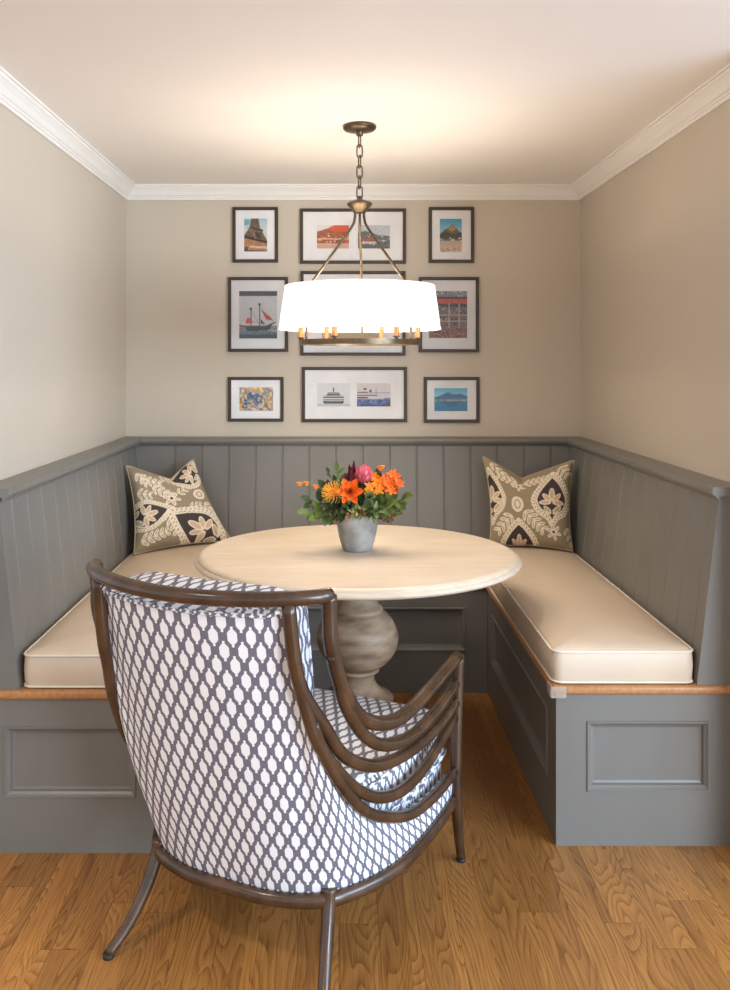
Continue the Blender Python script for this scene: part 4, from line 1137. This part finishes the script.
for f in (lambda q: q, mir):
    wood('arm_rail', f(A), .0165); wood('arm_slat', f(B), .0145); wood('back_post', f(C_), .0150)
    wood('arm_slat', f(D_), .0140); wood('arm_slat', f(E_), .0135)
    wood('front_leg', f([(.361, .546, .590), (.360, .538, .470), (.359, .530, .350), (.358, .528, .230), (.358, .548, .120), (.356, .583, .008)]), [.0155, .015, .015, .016, .015, .012])
    wood('rear_leg', f([(.232, -.012, .222), (.235, -.022, .185), (.244, -.052, .120), (.260, -.098, .055), (.280, -.146, .008)]), [.017, .0165, .015, .0135, .0125])
    for p in ((.356, .583), (.280, -.146)):
        p = f([(p[0], p[1], 0)])[0]
        bm = bmesh.new(); lathe(bm, [(0, 0), (.0125, 0), (.0135, .003), (.013, .010), (0, .010)], 14, (p[0], p[1])); link('foot_cap', bm, M['rubber'], armchair)
seat_rail = [(x*1.012, y-.006, .198) for x, y in BP]
bm = bmesh.new(); tube(bm, [(-p[0], p[1], p[2]) for p in seat_rail[:0:-1]]+seat_rail, .0165, 12, 4, flat=(1, .8)); link('seat_rail', bm, M['darkwood'], armchair)
wood('front_rail', [(-.352, .530, .198), (0, .545, .198), (.352, .530, .198)], .0155)

# ------------------------------------------------------------------ light
def area(name, loc, target, size, energy, color, sy=None):
    L = bpy.data.lights.new(name, 'AREA'); L.shape = 'RECTANGLE'; L.size = size; L.size_y = sy or size; L.energy = energy; L.color = color
    o = bpy.data.objects.new(name, L); COL.objects.link(o); o.location = loc
    o.rotation_euler = (Vector(target)-Vector(loc)).to_track_quat('-Z', 'Y').to_euler(); return o
for k, p in enumerate(bulbs):
    L = bpy.data.lights.new('bulb_light', 'POINT'); L.energy = BULB = 2.1; L.color = (1, .87, .72); L.shadow_soft_size = .03
    o = bpy.data.objects.new('bulb_light', L); COL.objects.link(o); o.location = p
    L = bpy.data.lights.new('added_bulb_spot', 'SPOT'); L.energy = 3.4; L.color = (1, .87, .72); L.shadow_soft_size = .03; L.spot_size = math.radians(165); L.spot_blend = .5  # extra spot added at each bulb to strengthen the light thrown downward
    o = bpy.data.objects.new('added_bulb_spot', L); COL.objects.link(o); o.location = p
area('window_daylight', (3.5, .5, 1.6), (.3, 2.6, .7), 1.8, 84, (.46, .70, 1.0), 1.4)
area('front_fill', (3.4, -2.2, 1.3), (0, 2.8, 1.0), 1.8, 150, (.70, .84, 1), 1.7)  # unseen area light added to fill the surfaces facing the camera
for (x, y, e) in ((-1.3, .9, 80), (-.5, -.4, 80), (1.0, .2, 4)):  # unseen warm spots added overhead to brighten the near floor and left side
    L = bpy.data.lights.new('warm_fill_spot', 'SPOT'); L.energy = e; L.color = (1, .90, .78); L.shadow_soft_size = .06; L.spot_size = math.radians(110); L.spot_blend = .8
    o = bpy.data.objects.new('warm_fill_spot', L); COL.objects.link(o); o.location = (x, y, ZC-.01)
w = bpy.data.worlds.new('daylight'); SC.world = w; w.use_nodes = True
w.node_tree.nodes['Background'].inputs[0].default_value = (.86, .93, 1, 1); w.node_tree.nodes['Background'].inputs[1].default_value = .85

# ------------------------------------------------------------------ camera
cam = bpy.data.cameras.new('camera'); co = bpy.data.objects.new('camera', cam); COL.objects.link(co)
co.location = (0, 0, 1.4); co.rotation_euler = (PI/2, 0, 0)
cam.sensor_fit = 'VERTICAL'; cam.sensor_height = 36; cam.lens = 860/990*36
cam.shift_x = (365-339)/990; cam.shift_y = -(495-362)/990
cam.clip_start = .05
SC.camera = co
SC.view_settings.view_transform = 'Standard'; SC.view_settings.look = 'None'
SC.view_settings.exposure = 0.55; SC.view_settings.gamma = 1; SC.view_settings.use_curve_mapping = False
